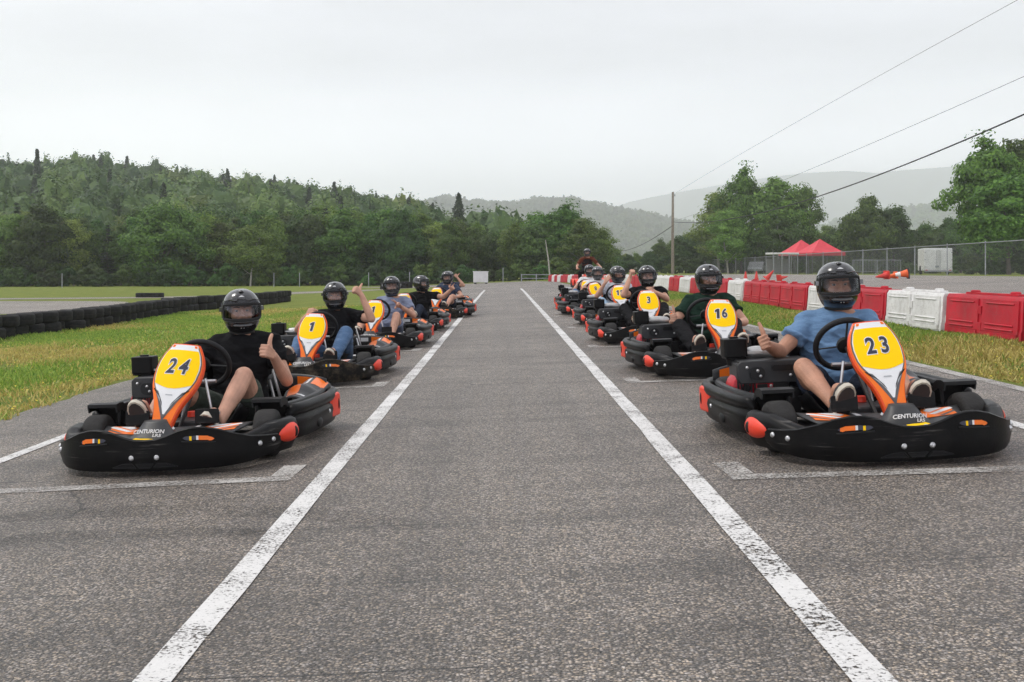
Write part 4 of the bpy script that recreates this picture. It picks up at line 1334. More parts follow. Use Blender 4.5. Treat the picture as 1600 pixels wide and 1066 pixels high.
INS = (((.600, -.525, .138), (.050, .115, .054), R(-20), 'front'), ((.640, .44, .168), (.034, .090, .074), R(-6), 'rear'))
for args in INS:
    insert(*args)
before = len(ALLOBJ)
for args in INS:
    insert(*args)
for o in ALLOBJ[before:]:
    for v in o.data.vertices:
        v.co.x = -v.co.x
    o.data.flip_normals()

# ---- side and rear bumper
rh = [(.555, -.30), (.600, -.20), (.628, 0), (.640, .25), (.634, .45), (.605, .62), (.53, .76), (.38, .85), (.2, .885), (0, .89)]
rp_half = crom([(a, b, 0) for a, b in rh], 5)
rpath = [arr((p[0], p[1], 0)) for p in rp_half] + [arr((-p[0], p[1], 0)) for p in rp_half[-2::-1]]
def rsec(i, n):
    u = min(i, n - 1 - i) / ((n - 1) / 2)
    e = 1.0 if u > .05 else .6 + .4 * u / .05
    s = [(-.030, .225), (-.026, .246), (-.008, .262), (.014, .262), (.031, .247), (.036, .226), (.029, .206), (.012, .196), (.012, .190), (.026, .178), (.029, .15), (.024, .10), (.012, .065), (-.008, .06), (-.002, .12), (-.008, .19)]
    cz = .16
    return [(a * e, cz + (b - cz) * e) for a, b in s]
mb = MB(); sweep(mb, rpath, lambda i, n: [(a, b) for a, b in rsec(i, n)])
rb = mb.build('rear_bumper', M_plas, kart0, smooth=50)
mb = MB(); mb.tube([arr((p[0] * .90, p[1] * .93 + .01, .248)) for p in rpath], .022, 8); mb.build('inner_tube', M_frame, rb)
for sg in (-1, 1):
    mb = MB()
    M = frame((sg * .668, .27, .15), (0, 1, 0), (0, 0, 1))
    if M[0, 2] * sg < 0: M[:3, 2] *= -1; M[:3, 0] *= -1
    mb.lathe([(0, .006), (.009, .006), (.013, 0)], M, 10); mb.build('bolt', M_steel, rb)
    # recessed scoop on the side wall
    mb = MB(); mb.sphere((sg * .655, .06, .11), (.012, .06, .03), 12, 8); mb.build('scoop', M_plas2, rb)

# ---- chassis: floor tray, frame tubes, axle
mb = MB(); mb.prism([(-.33, -.62), (.33, -.62), (.36, -.3), (.36, .25), (-.36, .25), (-.36, -.3)], frame((0, 0, .045), (1, 0, 0), (0, 1, 0)), .006); mb.build('floor_tray', M_frame, kart0)
mb = MB()
for sg in (-1, 1):
    mb.tube(crom([(sg * .18, -.78, .08), (sg * .34, -.62, .08), (sg * .37, -.2, .08), (sg * .34, .3, .09), (sg * .32, .80, .12)], 5), .016, 8)
    mb.tube([(sg * .36, -.45, .10), (sg * .50, -.47, .13)], .014, 8)
    mb.tube([(sg * .36, -.05, .10), (sg * .60, -.05, .13)], .014, 8); mb.tube([(sg * .34, .35, .10), (sg * .62, .35, .13)], .014, 8)
mb.tube([(-.3, -.66, .08), (.3, -.66, .08)], .016, 8); mb.tube([(-.34, .28, .09), (.34, .28, .09)], .016, 8)
mb.build('frame', M_frame, kart0)
mb = MB(); mb.tube([(-.5, .60, .14), (.5, .60, .14)], .02, 10); mb.build('rear_axle', M_steel, kart0)

# ---- wheels
def wheel(x, y, r, w, steer=0.0):
    mb = MB()
    prof = [(r * .50, -w * .46), (r * .72, -w * .5), (r * .90, -w * .46), (r * .975, -w * .36), (r, -w * .2), (r, w * .2), (r * .975, w * .36), (r * .90, w * .46), (r * .72, w * .5), (r * .50, w * .46)]
    Mx = np.eye(4); c_, s_ = math.cos(steer), math.sin(steer)
    ax = arr((c_, s_, 0)); Mx[:3, 2] = ax; Mx[:3, 0] = (0, 0, 1); Mx[:3, 1] = np.cross(ax, (0, 0, 1)); Mx[:3, 3] = (x, y, r)
    mb.lathe(prof, Mx, 30)
    rim = MB(); rim.lathe([(r * .16, w * .30), (r * .2, w * .33), (r * .38, w * .20), (r * .48, w * .44), (r * .53, w * .46), (r * .50, 0), (r * .53, -w * .46), (r * .48, -w * .44), (r * .38, -w * .20), (r * .2, -w * .33), (r * .16, -w * .30)], Mx, 24)
    rim.lathe([(0, w * .36), (r * .12, w * .36), (r * .17, w * .28)], Mx, 12); rim.lathe([(r * .17, -w * .28), (r * .12, -w * .36), (0, -w * .36)], Mx, 12)
    o = mb.build('wheel', M_tyre, kart0, smooth=60)
    rim.build('rim', M_alu, o)
wheel(-.485, -.46, .130, .125, R(4)); wheel(.485, -.46, .130, .125, R(4)); wheel(-.46, .60, .14, .19); wheel(.46, .60, .14, .19)
# ---- mudguards over the front wheels
for sg in (-1, 1):
    mb = MB()
    rings = []
    w = .085
    for y, z in ((-.43, .300), (-.39, .306), (-.34, .302), (-.30, .28), (-.275, .24), (-.260, .19)):
        xc = sg * .475
        rings.append([arr((xc - w, y, z)), arr((xc - w, y + .003, z + .012)), arr((xc + w, y + .003, z + .012)), arr((xc + w, y, z)), arr((xc + w, y + .012, z - .035)), arr((xc + w - .008, y + .012, z - .035)), arr((xc + w - .008, y, z - .006)), arr((xc - w + .008, y, z - .006)), arr((xc - w + .008, y + .012, z - .035)), arr((xc - w, y + .012, z - .035))])
    mb.loft(rings)
    mb.tube([(sg * .40, -.40, .10), (sg * .40, -.37, .27)], .009, 6)
    mb.build('mudguard', M_plas2, kart0, smooth=40)

# ---- nose tray with stickers
def tray_pt(u, v):
    x = (u - .5) * 2
    y = -.945 + v * .36
    hw = .30 + .16 * v - .05 * abs(v - .3)
    y2 = y + .10 * abs(x) ** 2.2
    return arr((x * hw, y2, .128 + .050 * v + .010 * math.cos(x * PI) + .030 * abs(x)))
mb = MB(); mb.grid(tray_pt, 24, 12)
tr = mb.build('nose_tray', M_fair, kart0, smooth=60, solid=.008)
mb = MB()
def tpatch(uv, mi, lift=.0065):
    P = [tray_pt(u, v) + arr((0, 0, lift)) for u, v in uv]
    mb.add(P, [tuple(range(len(P)))], mi)
for sg in (-1, 1):
    q = lambda u: .5 + sg * (u - .5)
    def pt(uv, mi, l=.0065):
        uv = [(q(u), v) for u, v in uv]
        if sg < 0: uv = uv[::-1]
        tpatch(uv, mi, l)
    pt([(.68, .62), (.74, .58), (.97, .58), (.93, .96), (.74, .98)], 1)
    pt([(.76, .72), (.80, .70), (.955, .86), (.94, .93), (.90, .93)], 2, .0075)
    pt([(.74, .88), (.78, .82), (.88, .95), (.84, .975), (.77, .97)], 2, .0075)
    pt([(.82, .62), (.86, .61), (.96, .72), (.957, .78)], 3, .0075)
    pt([(.64, .80), (.675, .68), (.685, .97), (.66, .97)], 2)
    pt([(.52, .14), (.60, .13), (.71, .30), (.68, .40), (.54, .36)], 4)
    pt([(.60, .16), (.66, .19), (.70, .27), (.66, .30)], 2, .0078)
mb.build('sticker', [M_or, M_or, M_whs, M_gry, M_yel], tr)

# ---- steering wheel and column
so = arr((0, -.085, .50))
sn = nrm((0, .90, .44))
Ms = frame(so, (1, 0, 0), np.cross(sn, (1, 0, 0)))
mb = MB()
ring = []
for k in range(40):
    a = 2 * PI * k / 40
    ring.append((Ms @ np.array((.158 * math.cos(a), .150 * math.sin(a), 0, 1)))[:3])
mb.tube(ring, .0165, 10, 0, closed=True)
sw = mb.build('steering_wheel', M_grip, kart0, smooth=60)
mb = MB()
for a in (R(10), R(170), R(270)):
    p = (Ms @ np.array((.152 * math.cos(a), .145 * math.sin(a), 0, 1)))[:3]; q_ = (Ms @ np.array((.035 * math.cos(a), .035 * math.sin(a), -.012, 1)))[:3]
    mb.tube([q_, p], .013, 6, flat=.35)
mb.lathe([(0, .012), (.04, .012), (.046, 0), (.046, -.02), (.02, -.035), (0, -.035)], Ms, 14)
mb.build('hub', M_plas2, sw)
mb = MB(); mb.tube([so - sn * .03, arr((0, -.56, .13))], .012, 8); mb.build('steering_shaft', M_frame, kart0)
mb = MB()
mb.tube([(-.05, -.20, .42), (-.10, -.22, .15)], .008, 6); mb.tube([(.05, -.20, .42), (.10, -.22, .15)], .008, 6)
mb.tube([(-.10, -.16, .40), (.10, -.16, .40)], .012, 6)
mb.build('steering_column', M_steel, kart0)

# ---- number panel: leans back above the nose
P0, P1 = arr((0, -.690, .150)), arr((0, -.385, .640))
up_ = nrm(P1 - P0); LP = np.linalg.norm(P1 - P0)
Mp = frame(P0, (1, 0, 0), up_)
if Mp[1, 2] > 0: Mp[:3, 2] *= -1
hw = [(0.00, .054), (.06, .057), (.14, .059), (.22, .063), (.30, .072), (.38, .087), (.46, .107), (.54, .126), (.62, .136), (.72, .140), (.80, .135), (.88, .121), (.95, .099), (1.0, .081)]
def hwi(v): return float(np.interp(v, [a for a, b in hw], [b for a, b in hw]))
def outline(inset=0.0, v0=0.0, v1=1.0, n=36):
    vs_ = np.linspace(v0, v1, n)
    r_ = [(hwi(v) - inset, v * LP) for v in vs_]
    return r_ + [(-x, y) for x, y in r_[::-1]]
def bend(x, y, z):
    """panel face bulges slightly"""
    return z - 1.05 * x * x + .010 * math.sin(PI * min(1, max(0, y / LP)))
def pput(mbx, pts, z, mi):
    n = len(pts)
    mbx.add([(Mp @ np.array((x, y, bend(x, y, z), 1)))[:3] for x, y in pts], [tuple(range(n))], mi)
def pstrip(mbx, left, right, z, mi):
    n = len(left)
    V = []
    for a, b in zip(left, right):
        for k in range(7):
            t = k / 6
            x = a[0] + (b[0] - a[0]) * t; y = a[1] + (b[1] - a[1]) * t
            V.append((Mp @ np.array((x, y, bend(x, y, z), 1)))[:3])
    mbx.add(V, [(j * 7 + k, j * 7 + k + 1, (j + 1) * 7 + k + 1, (j + 1) * 7 + k) for j in range(n - 1) for k in range(6)], mi)
def sym(vs_, wf, z, mi, mbx):
    pstrip(mbx, [(-wf(v), v * LP) for v in vs_], [(wf(v), v * LP) for v in vs_], z, mi)
mb = MB()
rings = []
for v in np.linspace(0, 1, 30):
    w = hwi(v); y = v * LP
    e = .004 if 0 < v < 1 else 0
    ring = []
    for t in (-1, -.9, -.6, -.3, 0, .3, .6, .9, 1):
        ring.append((w * t, bend(w * t, y, .0 if abs(t) < 1 else -.007)))
    for t in (1, .8, 0, -.8, -1):
        ring.append((w * t * .97, bend(w * t, y, -.038)))
    rings.append([(Mp @ np.array((x, y, z, 1)))[:3] for x, z in ring])
mb.loft(rings, 1)
vs_ = np.linspace(.02, .985, 40)
# orange lower part, grey line, white field, yellow field
sym(vs_, lambda v: hwi(v) - .006, .0022, 0, mb)
def wgrey(v): return max(0, hwi(v) - float(np.interp(v, [.16, .30, .45, .6, .8, .95, 1], [.060, .036, .024, .012, .010, .012, .006])))
vg = np.linspace(.155, .965, 40); sym(vg, wgrey, .0040, 2, mb)
def wwhite(v): return max(0, hwi(v) - float(np.interp(v, [.20, .30, .40, .48, .6, .8, .95, 1], [.064, .053, .041, .029, .018, .016, .018, .010])))
vw = np.linspace(.205, .985, 40); sym(vw, wwhite, .0058, 3, mb)
def wyel(v): return max(0.0, min(hwi(v) - .021, float(np.interp(v, [.505, .52, .55, .59, .90, .925], [.02, .055, .095, .15, .15, .095]))))
vy = np.linspace(.505, .925, 32); sym(vy, wyel, .0076, 4, mb)
# grey slashes on the white, a rose-orange strip along the top edge
for sg in (-1, 1):
    pput(mb, [(sg * x, y * LP) for x, y in ((.090, .49), (.070, .47), (.020, .31), (.030, .36))], .0080, 2)
    pput(mb, [(sg * x, y * LP) for x, y in ((.105, .50), (.098, .50), (.040, .36), (.048, .40))], .0080, 5)
pput(mb, [(-.075, .955 * LP), (.075, .955 * LP), (.07, .98 * LP), (-.07, .98 * LP)], .0078, 0)
pput(mb, [(-.014, .235 * LP), (.014, .235 * LP), (.006, .205 * LP), (-.006, .205 * LP)], .0079, 2)
pput(mb, [(-.022, .43 * LP), (.022, .43 * LP), (.019, .442 * LP), (-.019, .442 * LP)], .0080, 5)
panel0 = mb.build('number_panel', [M_or, M_rim, M_gry, M_whs, M_yel, M_slv], kart0, smooth=40)
# flared foot of the panel
mb = MB(); rings = []
for t in np.linspace(0, 1, 9):
    hwid = .150 - .090 * t ** .55; dep = .085 - .05 * t
    c_ = arr((0, -.725 + .035 * t, .163 + .085 * t))
    rings.append([c_ + arr((hwid * math.copysign(abs(math.cos(a)) ** .8, math.cos(a)), dep * math.sin(a), 0)) for a in np.linspace(0, 2 * PI, 29)[:-1]])
mb.loft(rings)
foot = mb.build('panel_foot', M_fair, kart0, smooth=60)
# lettering on the foot's front face
fn_y = nrm((0, .050, .085))
Mf = frame((0, -.803, .190), (1, 0, 0), (0, .33, .94))
if Mf[1, 2] > 0: Mf[:3, 2] *= -1
def curve_text(mbx, V, Fc, M, z, mi, k=2.6):
    mbx.add([(M @ np.array((x, y, z - k * x * x, 1)))[:3] for x, y, _ in V], Fc, mi)
mb = MB()
V, Fc = text_geo('CENTURION', .028, .0008, 1.04, .15); V = [(x, y + .012, z) for x, y, z in V]; curve_text(mb, V, Fc, Mf, .009, 0)
V, Fc = text_geo('LR5', .021, .0008, 1.3, .15); V = [(x + .048, y - .010, z) for x, y, z in V]; curve_text(mb, V, Fc, Mf, .009, 0)
mb.build('lettering', M_whs, foot)
# white star points round the orange tip, silver wings at the foot
mb = MB()
for k in range(7):
    a = R(-150 + 120 * k / 6 + 0)
    c_ = (.076 * math.cos(a), .030 + .062 * math.sin(a) + .055)
    if abs(c_[0]) < .001: pass
for sg in (-1, 1):
    for k, (x, y) in enumerate(((.082, .055), (.078, .030), (.066, .008))):
        pput(mb, [(sg * (x - .008), y), (sg * x, y + .012), (sg * (x + .010), y), (sg * x, y - .008)], .003, 0)
    f_ = [(.075, .028), (.100, -.004), (.128, -.020), (.105, -.024), (.085, -.004)]
    mb.add([(Mp @ np.array((sg * x, y, -.030 - .0 * x, 1)))[:3] + arr((0, -.02, 0)) for x, y in f_], [tuple(range(len(f_)))], 1)
mb.build('sticker', [M_whs, M_slv], foot)

# ---- seat
mb = MB()
seat_p = [(-.02, .10), (.06, .075), (.22, .075), (.36, .10), (.45, .17), (.50, .28), (.54, .38), (.56, .44)]
def seat_pt(u, v):
    i = v * (len(seat_p) - 1); k = min(int(i), len(seat_p) - 2); f_ = i - k
    y = seat_p[k][0] + (seat_p[k + 1][0] - seat_p[k][0]) * f_; z = seat_p[k][1] + (seat_p[k + 1][1] - seat_p[k][1]) * f_
    x = (u - .5) * 2
    w = .175 + .03 * math.sin(PI * v) - .09 * max(0, v - .6) * 2
    lift = abs(x) ** 3
    ny_, nz_ = (-lift * .12 * v, lift * .15 * (1 - .6 * v))
    return arr((x * w * (1 + .12 * lift), y + ny_ - .06 * lift * v, z + nz_))
mb.grid(seat_pt, 20, 20); mb.build('seat', M_seat, kart0, smooth=60, solid=.012)
for sg in (-1, 1):
    mb = MB(); mb.tube([(sg * .23, .52, .44), (sg * .30, .56, .12)], .010, 6); mb.tube([(sg * .25, .42, .34), (sg * .33, .33, .10)], .010, 6); mb.build('seat_stay', M_steel, kart0)

# ---- engine on the driver's right (viewer's left)
eng = MB()
eng.box((-.36, .30, .20), (.26, .26, .20)); eng.box((-.34, .24, .30), (.18, .20, .10))
eng.box((-.24, .18, .17), (.08, .20, .16))
for k in range(7):
    eng.box((-.40, .30, .12 + .022 * k), (.30, .28, .007))
e0 = eng.build('engine', M_plas2, kart0, bevel=.008)
mb = MB()
Mx = frame((-.485, .205, .255), (1, 0, 0), (0, 0, 1)); 
if Mx[1, 2] > 0: Mx[:3, 2] *= -1
mb.lathe([(0, .05), (.035, .05), (.078, .035), (.088, .0), (.088, -.09), (0, -.09)], Mx, 22)
mb.box((-.385, .19, .262), (.10, .10, .075)); mb.box((-.47, .20, .165), (.14, .09, .05))
for k in range(5): mb.box((-.515 + .016 * k, .151, .305), (.008, .012, .055))
mb.build('fan_cover', M_eng, e0, bevel=.006)
mb = MB()
for k in range(6): mb.box((-.535 + .019 * k, .150, .262 + .004 * (k % 2)), (.008, .016, .085))
mb.box((-.40, .145, .262), (.06, .012, .03)); mb.lathe([(0, .056), (.022, .056), (.026, .048)], Mx, 12)
mb.build('fan_grille', M_frame, e0)
mb = MB()
o2 = [(-.20, -.065), (.20, -.065), (.215, -.045), (.19, .03), (.16, .065), (-.19, .065), (-.215, .045), (-.215, -.04)]
Mc = frame((-.325, .135, .345), (1, 0, 0), (0, 0, 1))
mb.prism(o2, Mc, -.018 if Mc[1, 2] < 0 else .018)
mb.box((-.325, .24, .40), (.40, .20, .022)); mb.box((-.13, .23, .35), (.02, .18, .11)); mb.box((-.53, .24, .35), (.02, .18, .10))
cov = mb.build('engine_guard', M_fair, e0, bevel=.007)
mb = MB(); mb.prism(rbox(.13, .034, .016), frame((-.285, .1155, .368), (1, 0, 0), (0, 0, 1)), .003); mb.prism(rbox(.085, .075, .036), frame((-.43, .1155, .340), (1, 0, 0), (0, 0, 1)), .003)
mb.build('opening', M_frame, cov)
for x, z in ((-.415, .325), (-.43, .355), (-.245, .325), (-.18, .31), (-.49, .375)):
    mb = MB(); mb.sphere((x, .112, z), .0095, 8, 6); mb.build('bolt', M_steel, cov)
ab = MB()
ab.prism(rbox(.135, .125, .018), frame((-.515, .30, .425), (1, 0, 0), (0, 1, 0)), .105); ab.lathe([(.045, -.05), (.045, 0)], np.array(Matrix.Translation((-.515, .30, .425))), 12); ab.box((-.515, .30, .419), (.12, .11, .012)); ab.prism(rbox(.055, .03, .008), frame((-.515, .30, .530), (1, 0, 0), (0, 1, 0)), .010)
ab.build('air_box', M_plas, kart0, bevel=.006)
mb = MB(); mb.tube(crom([(-.45, .33, .435), (-.36, .34, .44), (-.24, .33, .432)], 4), [.012, .030, .036, .038, .038, .038, .036, .034, .020], 12); mb.box((-.40, .31, .445), (.10, .08, .012)); mb.build('exhaust', M_alu, kart0)
mb = MB(); mb.lathe([(.0, .0), (.03, .0), (.045, -.03), (.045, -.09)], frame((-.37, .155, .24), (1, 0, 0), (0, 0, 1)) , 14); mb.sphere((-.36, .15, .23), .028, 10, 8); mb.sphere((-.35, .155, .265), .018, 10, 8); mb.build('carburettor', M_alu, e0)

# ---- side fairings behind the front wheels
for sg in (-1, 1):
  if sg > 0:
    mb = MB()
    def fpt(u, v):
        x = .38 + .20 * u; y = .06 + .66 * v
        z = .215 + .05 * math.sin(PI * u) + .085 * max(0, (v - .35)) + .05 * math.exp(-((v - .42) / .10) ** 2) * (1 - u * .4)
        return arr((sg * x, y - .05 * u * (v - .5), z))
    mb.grid(fpt, 8, 18)
    if sg < 0: mb.f = [f[::-1] for f in mb.f]
    sf = mb.build('side_fairing', M_fair, kart0, smooth=40, solid=.010)
    mb = MB()
    def fp(uv, mi, l=.008):
        P = [fpt(u, v) + arr((0, 0, l)) for u, v in uv]
        mb.add(P, [tuple(range(len(P)))], mi)
    def fpg(u0, u1, v0, v1, mi, l=.0075):
        n = 6
        V = [fpt(u0 + (u1 - u0) * i / 3 + .0 * j, v0 + (v1 - v0) * j / n) + arr((0, 0, l)) for j in range(n + 1) for i in range(4)]
        mb.add(V, [(j * 4 + i, j * 4 + i + 1, (j + 1) * 4 + i + 1, (j + 1) * 4 + i) for j in range(n) for i in range(3)], mi)
    fpg(.55, .95, .70, .97, 0); fpg(.10, .50, .12, .40, 0); fpg(.1, .5, .5, .66, 2); fpg(.15, .45, .72, .95, 1); fpg(.2, .34, .76, .91, 2, .0085); fpg(.52, .9, .14, .20, 1)
    mb.build('sticker', [M_or, M_whs, M_gry], sf)
  if True:
    mb = MB()
    def bp(u, v):
        return arr((sg * (.14 + .42 * u), .76 - .10 * u ** 2, .25 + .10 * v * (1 - .35 * u ** 3)))
    mb.grid(bp, 8, 3)
    if sg < 0: mb.f = [f[::-1] for f in mb.f]
    rf = mb.build('rear_fairing', M_fair, kart0, smooth=40, solid=.010)
    mb = MB()
    V = [bp(.50 + .4 * i / 3, .2 + .65 * j / 3) + arr((0, -.0085, 0)) for j in range(4) for i in range(4)]
    mb.add(V, [(j * 4 + i, j * 4 + i + 1, (j + 1) * 4 + i + 1, (j + 1) * 4 + i) for j in range(3) for i in range(3)], 0)
    V = [bp(.22 + .2 * i / 3, .35 + .4 * j / 3) + arr((0, -.0085, 0)) for j in range(4) for i in range(4)]
    mb.add(V, [(j * 4 + i, j * 4 + i + 1, (j + 1) * 4 + i + 1, (j + 1) * 4 + i) for j in range(3) for i in range(3)], 1)
    mb.build('sticker', [M_or, M_whs], rf)

# ---- pedals with their black guard plates
for sg in (-1, 1):
    mb = MB(); mb.tube([(sg * .19, -.50, .08), (sg * .19, -.555, .26)], .010, 6); mb.tube([(sg * .19 - .06, -.555, .26), (sg * .19 + .06, -.555, .26)], .010, 6); mb.build('pedal', M_steel, kart0)
    mb = MB(); mb.prism(rbox(.135, .080, .012), frame((sg * .195, -.60, .250), (1, 0, 0), (0, .1, 1)), .012); gd = mb.build('pedal_guard', M_plas, kart0, bevel=.003)
    mb = MB()
    for k in range(3): mb.box((sg * .195, -.603, .235 + .020 * k), (.09 - .02 * k, .004, .006))
    mb.build('slot_mark', M_slv, gd)
# ---- fuel tank between the driver's legs
mb = MB(); mb.prism(rbox(.17, .26, .03), frame((0, -.34, .06), (1, 0, 0), (0, 1, 0)), .15); ft = mb.build('fuel_tank', M_fair, kart0, bevel=.012)
mb = MB(); mb.lathe([(0, .03), (.025, .03), (.028, 0)], np.array(Matrix.Translation((0, -.30, .213))), 12); mb.build('cap', M_red, ft)

def offset_poly(P, d):
    n = len(P); out = []
    for i in range(n):
        a, b, c = arr(P[i - 1]), arr(P[i]), arr(P[(i + 1) % n])
        u, v = nrm(b - a), nrm(c - b)
        n1, n2 = arr((u[1], -u[0])), arr((v[1], -v[0]))
        m = nrm(n1 + n2); k = d / max(.35, float(np.dot(m, n1)))
        out.append(tuple(b + m * k))
    return out
def glyphs(txt, size, off, shear):
    """tall narrow digits; the 1 gets its flag"""
    adv = {c: (.36 if c == '1' else .56) for c in txt}
    x = -sum(adv[c] for c in txt) * size / 2
    out = []
    for c in txt:
        xc = x + adv[c] * size / 2
        if c == '1':
            P = [(-.05, -.355), (.085, -.355), (.085, .355), (-.025, .355), (-.165, .255), (-.165, .14), (-.05, .19)]
            P = offset_poly([(a * size, b * size) for a, b in P], off)
            V, Fc = [(a, b, 0) for a, b in P], [tuple(range(len(P)))]
        else:
            V, Fc = text_geo(c, size, off, .78, 0)
        out.append(([(a + b * shear + xc, b, 0) for a, b, _ in V], Fc))
        x += adv[c] * size
    return out
def number_on(kart, txt, size=.128, shear=.08):
    pan = [k for k in ALLOBJ if k.parent is kart and k.name.startswith('number_panel')][0]
    mb = MB()
    cx, cy = 0.0, .735 * LP
    for off, z, mi in ((.0082, .0090, 0), (.0034, .0104, 1)):
        for V, Fc in glyphs(txt, size, off, shear):
            mb.add([(Mp @ np.array((x + cx, y + cy, bend(x + cx, y + cy, z), 1)))[:3] for x, y, _ in V], Fc, mi)
    mb.build('number', [M_whs, M_ink], pan)

KARTS = [  # nose x, nose y, yaw, number, label
    (1.915, 5.02, R(2), '23', 'black and orange racing kart with number 23 on its yellow panel'),
    (-1.83, 5.57, R(-4), '24', 'black and orange racing kart with number 24 on its yellow panel'),
    (-1.81, 9.72, R(-3), '1', 'racing kart with number 1 parked directly behind kart 24'),
    (-1.72, 13.8, R(-3), '1', 'racing kart with number 1, third in the left row, its driver in blue-grey'),
    (-1.66, 17.5, R(-3), '9', 'racing kart fourth in the left row, its driver stretching an arm out sideways'),
    (-1.45, 22.2, R(-8), '7', 'racing kart fifth in the left row, standing out onto the white line'),
    (-1.52, 26.4, R(-3), '5', 'hindmost racing kart of the left row'),
    (1.92, 8.98, R(4), '16', 'black and orange racing kart with number 16 on its yellow panel'),
    (1.86, 13.0, R(3), '3', 'racing kart with number 3, third in the right row'),
    (1.94, 17.05, R(3), '15', 'racing kart with number 15, fourth in the right row'),
    (1.97, 21.0, R(8), '8', 'racing kart fifth in the right row with its panel turned aside'),
    (1.98, 24.5, R(3), '4', 'hindmost racing kart of the right row'),
]
def kart_frame(k):
    x, y, yaw = KARTS[k][0], KARTS[k][1], KARTS[k][2]
    # the origin of a kart is one metre behind its nose
    ox, oy = x - math.sin(yaw), y + math.cos(yaw)
    return (ox, oy, g(ox, oy) + .006), (0, -math.atan(K), yaw)
for i, (x, y, yaw, num, lab) in enumerate(KARTS):
    k = kart0 if i == 0 else copy_tree(kart0)
    if i > 0:
        pass
    loc, rot = kart_frame(i)
    k.location = loc; k.rotation_euler = rot
    tag(k, lab, 'kart', 'racing karts lined up on the grid')
    KARTS[i] = KARTS[i] + (k,)
for x, y, yaw, num, lab, k in KARTS:
    number_on(k, num)
# each kart's panel sits a little differently on its mount
for i, (sh, roll) in {0: (.055, -3), 1: (-.06, 7.5), 2: (-.03, 5), 3: (-.02, 4), 7: (.02, 4), 10: (.02, -9)}.items():
    k = KARTS[i][5]
    for o in ALLOBJ:
        if o.parent is k and o.name.startswith('number_panel'):
            o.matrix_local = Matrix.Translation(Vector(P0) + Vector((sh, 0, 0))) @ Matrix.Rotation(R(-roll), 4, Vector(Mp[:3, 2])) @ Matrix.Translation(-Vector(P0))
        elif o.parent is k and o.name.startswith('panel_foot'):
            o.matrix_local = Matrix.Translation(Vector((sh, 0, 0)))

# mud and brown dust dried onto some of the front shields
M_muddy = pm('muddy_bumper_plastic', (.007, .0065, .006), .5, .3, 5, .10, 90, spec=.13, dust=.85, dustcol=(.13, .10, .065), scuff=.7)
for i in (2, 5, 9):
    for o in ALLOBJ:
        if o.parent is KARTS[i][5] and o.name.startswith('front_shield'):
            o.data = o.data.copy(); o.data.materials[0] = M_muddy
            o['label'] = 'front shield with brown mud dried onto it'
# ------------------------------------------------------------------ people
M_skin = pm('light_skin', (.50, .275, .19), .55, .20, 11, .3, 160, spec=.35)
M_skin2 = pm('tanned_skin', (.44, .225, .145), .55, .22, 11, .3, 160, spec=.35)
M_helm = pm('black_helmet_shell', (.010, .010, .011), .20, .2, 8, coat=.7)
M_helm2 = pm('grey_helmet_shell', (.055, .056, .06), .25, .3, 8, coat=.6)
M_pad = pm('helmet_lining', (.012, .012, .012), .9)
M_sole = pm('pale_shoe_sole', (.50, .46, .38), .7, .15, 20)
M_shoe = pm('dark_shoe_canvas', (.030, .028, .028), .75, .2, 40, .2, 120)
M_eye = pm('eye_white', (.34, .32, .30), .25, .04)
M_iris = pm('eye_iris', (.035, .024, .016), .25, .1)
M_brow = pm('brown_hair', (.035, .022, .014), .8, .3, 60)
M_emb = pm('helmet_emblem_grey', (.50, .50, .50), .4)
def cloth(name, col, weave=420, fold=.6, melange=.0):
    m = bpy.data.materials.new(name)
    N, L, b = nodes(m)
    tc = N.new('ShaderNodeTexCoord').outputs['Object']
    mp = N.new('ShaderNodeMapping'); mp.inputs['Scale'].default_value = (1.0, 1.0, 2.6); mp.inputs['Rotation'].default_value = (0, .35, 0); L.new(tc, mp.inputs[0])
    f1 = noise_n(N, L, mp.outputs[0], 7, 3, .45); f2 = noise_n(N, L, tc, weave, 2)
    n3 = noise_n(N, L, tc, 90, 3, .7)
    lo = tuple(c * (.82 - melange) for c in col); hi = tuple(min(1, c * (1.15 + melange)) for c in col)
    L.new(mixc(N, L, mathn(N, L, 'ADD', mathn(N, L, 'MULTIPLY', f1, .4), mathn(N, L, 'MULTIPLY', n3, .6)), lo, hi), b.inputs['Base Color'])
    b.inputs['Roughness'].default_value = .92; b.inputs['Specular IOR Level'].default_value = .12; b.inputs['Sheen Weight'].default_value = .0 if max(col) < .05 else .1
    h = mathn(N, L, 'ADD', mathn(N, L, 'MULTIPLY', f1, 1.0), mathn(N, L, 'MULTIPLY', f2, .03))
    bp = N.new('ShaderNodeBump'); bp.inputs['Strength'].default_value = fold; bp.inputs['Distance'].default_value = .05
    L.new(h, bp.inputs['Height']); L.new(bp.outputs[0], b.inputs['Normal'])
    return m
CL = {
    'blue': cloth('blue_tshirt', (.125, .22, .36), melange=.12), 'black': cloth('black_tshirt', (.008, .008, .009)), 'green': cloth('dark_green_tshirt', (.012, .030, .020)),
    'greyblue': cloth('grey_blue_tshirt', (.21, .24, .33), melange=.08), 'navy': cloth('navy_tshirt', (.035, .05, .085)), 'white': cloth('white_tshirt', (.62, .62, .62)),
    'palegrey': cloth('pale_grey_tshirt', (.42, .44, .48)), 'jeans': cloth('blue_jeans', (.075, .14, .25), melange=.15), 'lightjeans': cloth('light_blue_jeans', (.24, .35, .46), melange=.12),
    'blacktr': cloth('black_trousers', (.011, .011, .012)), 'greenshorts': cloth('dark_green_shorts', (.045, .058, .045)), 'navyshorts': cloth('navy_shorts', (.018, .024, .04)), 'greyshorts': cloth('grey_blue_shorts', (.17, .20, .28)),
    'orange': cloth('orange_jersey', (.11, .030, .013)), 'vest': cloth('black_vest', (.012, .012, .013)),
}

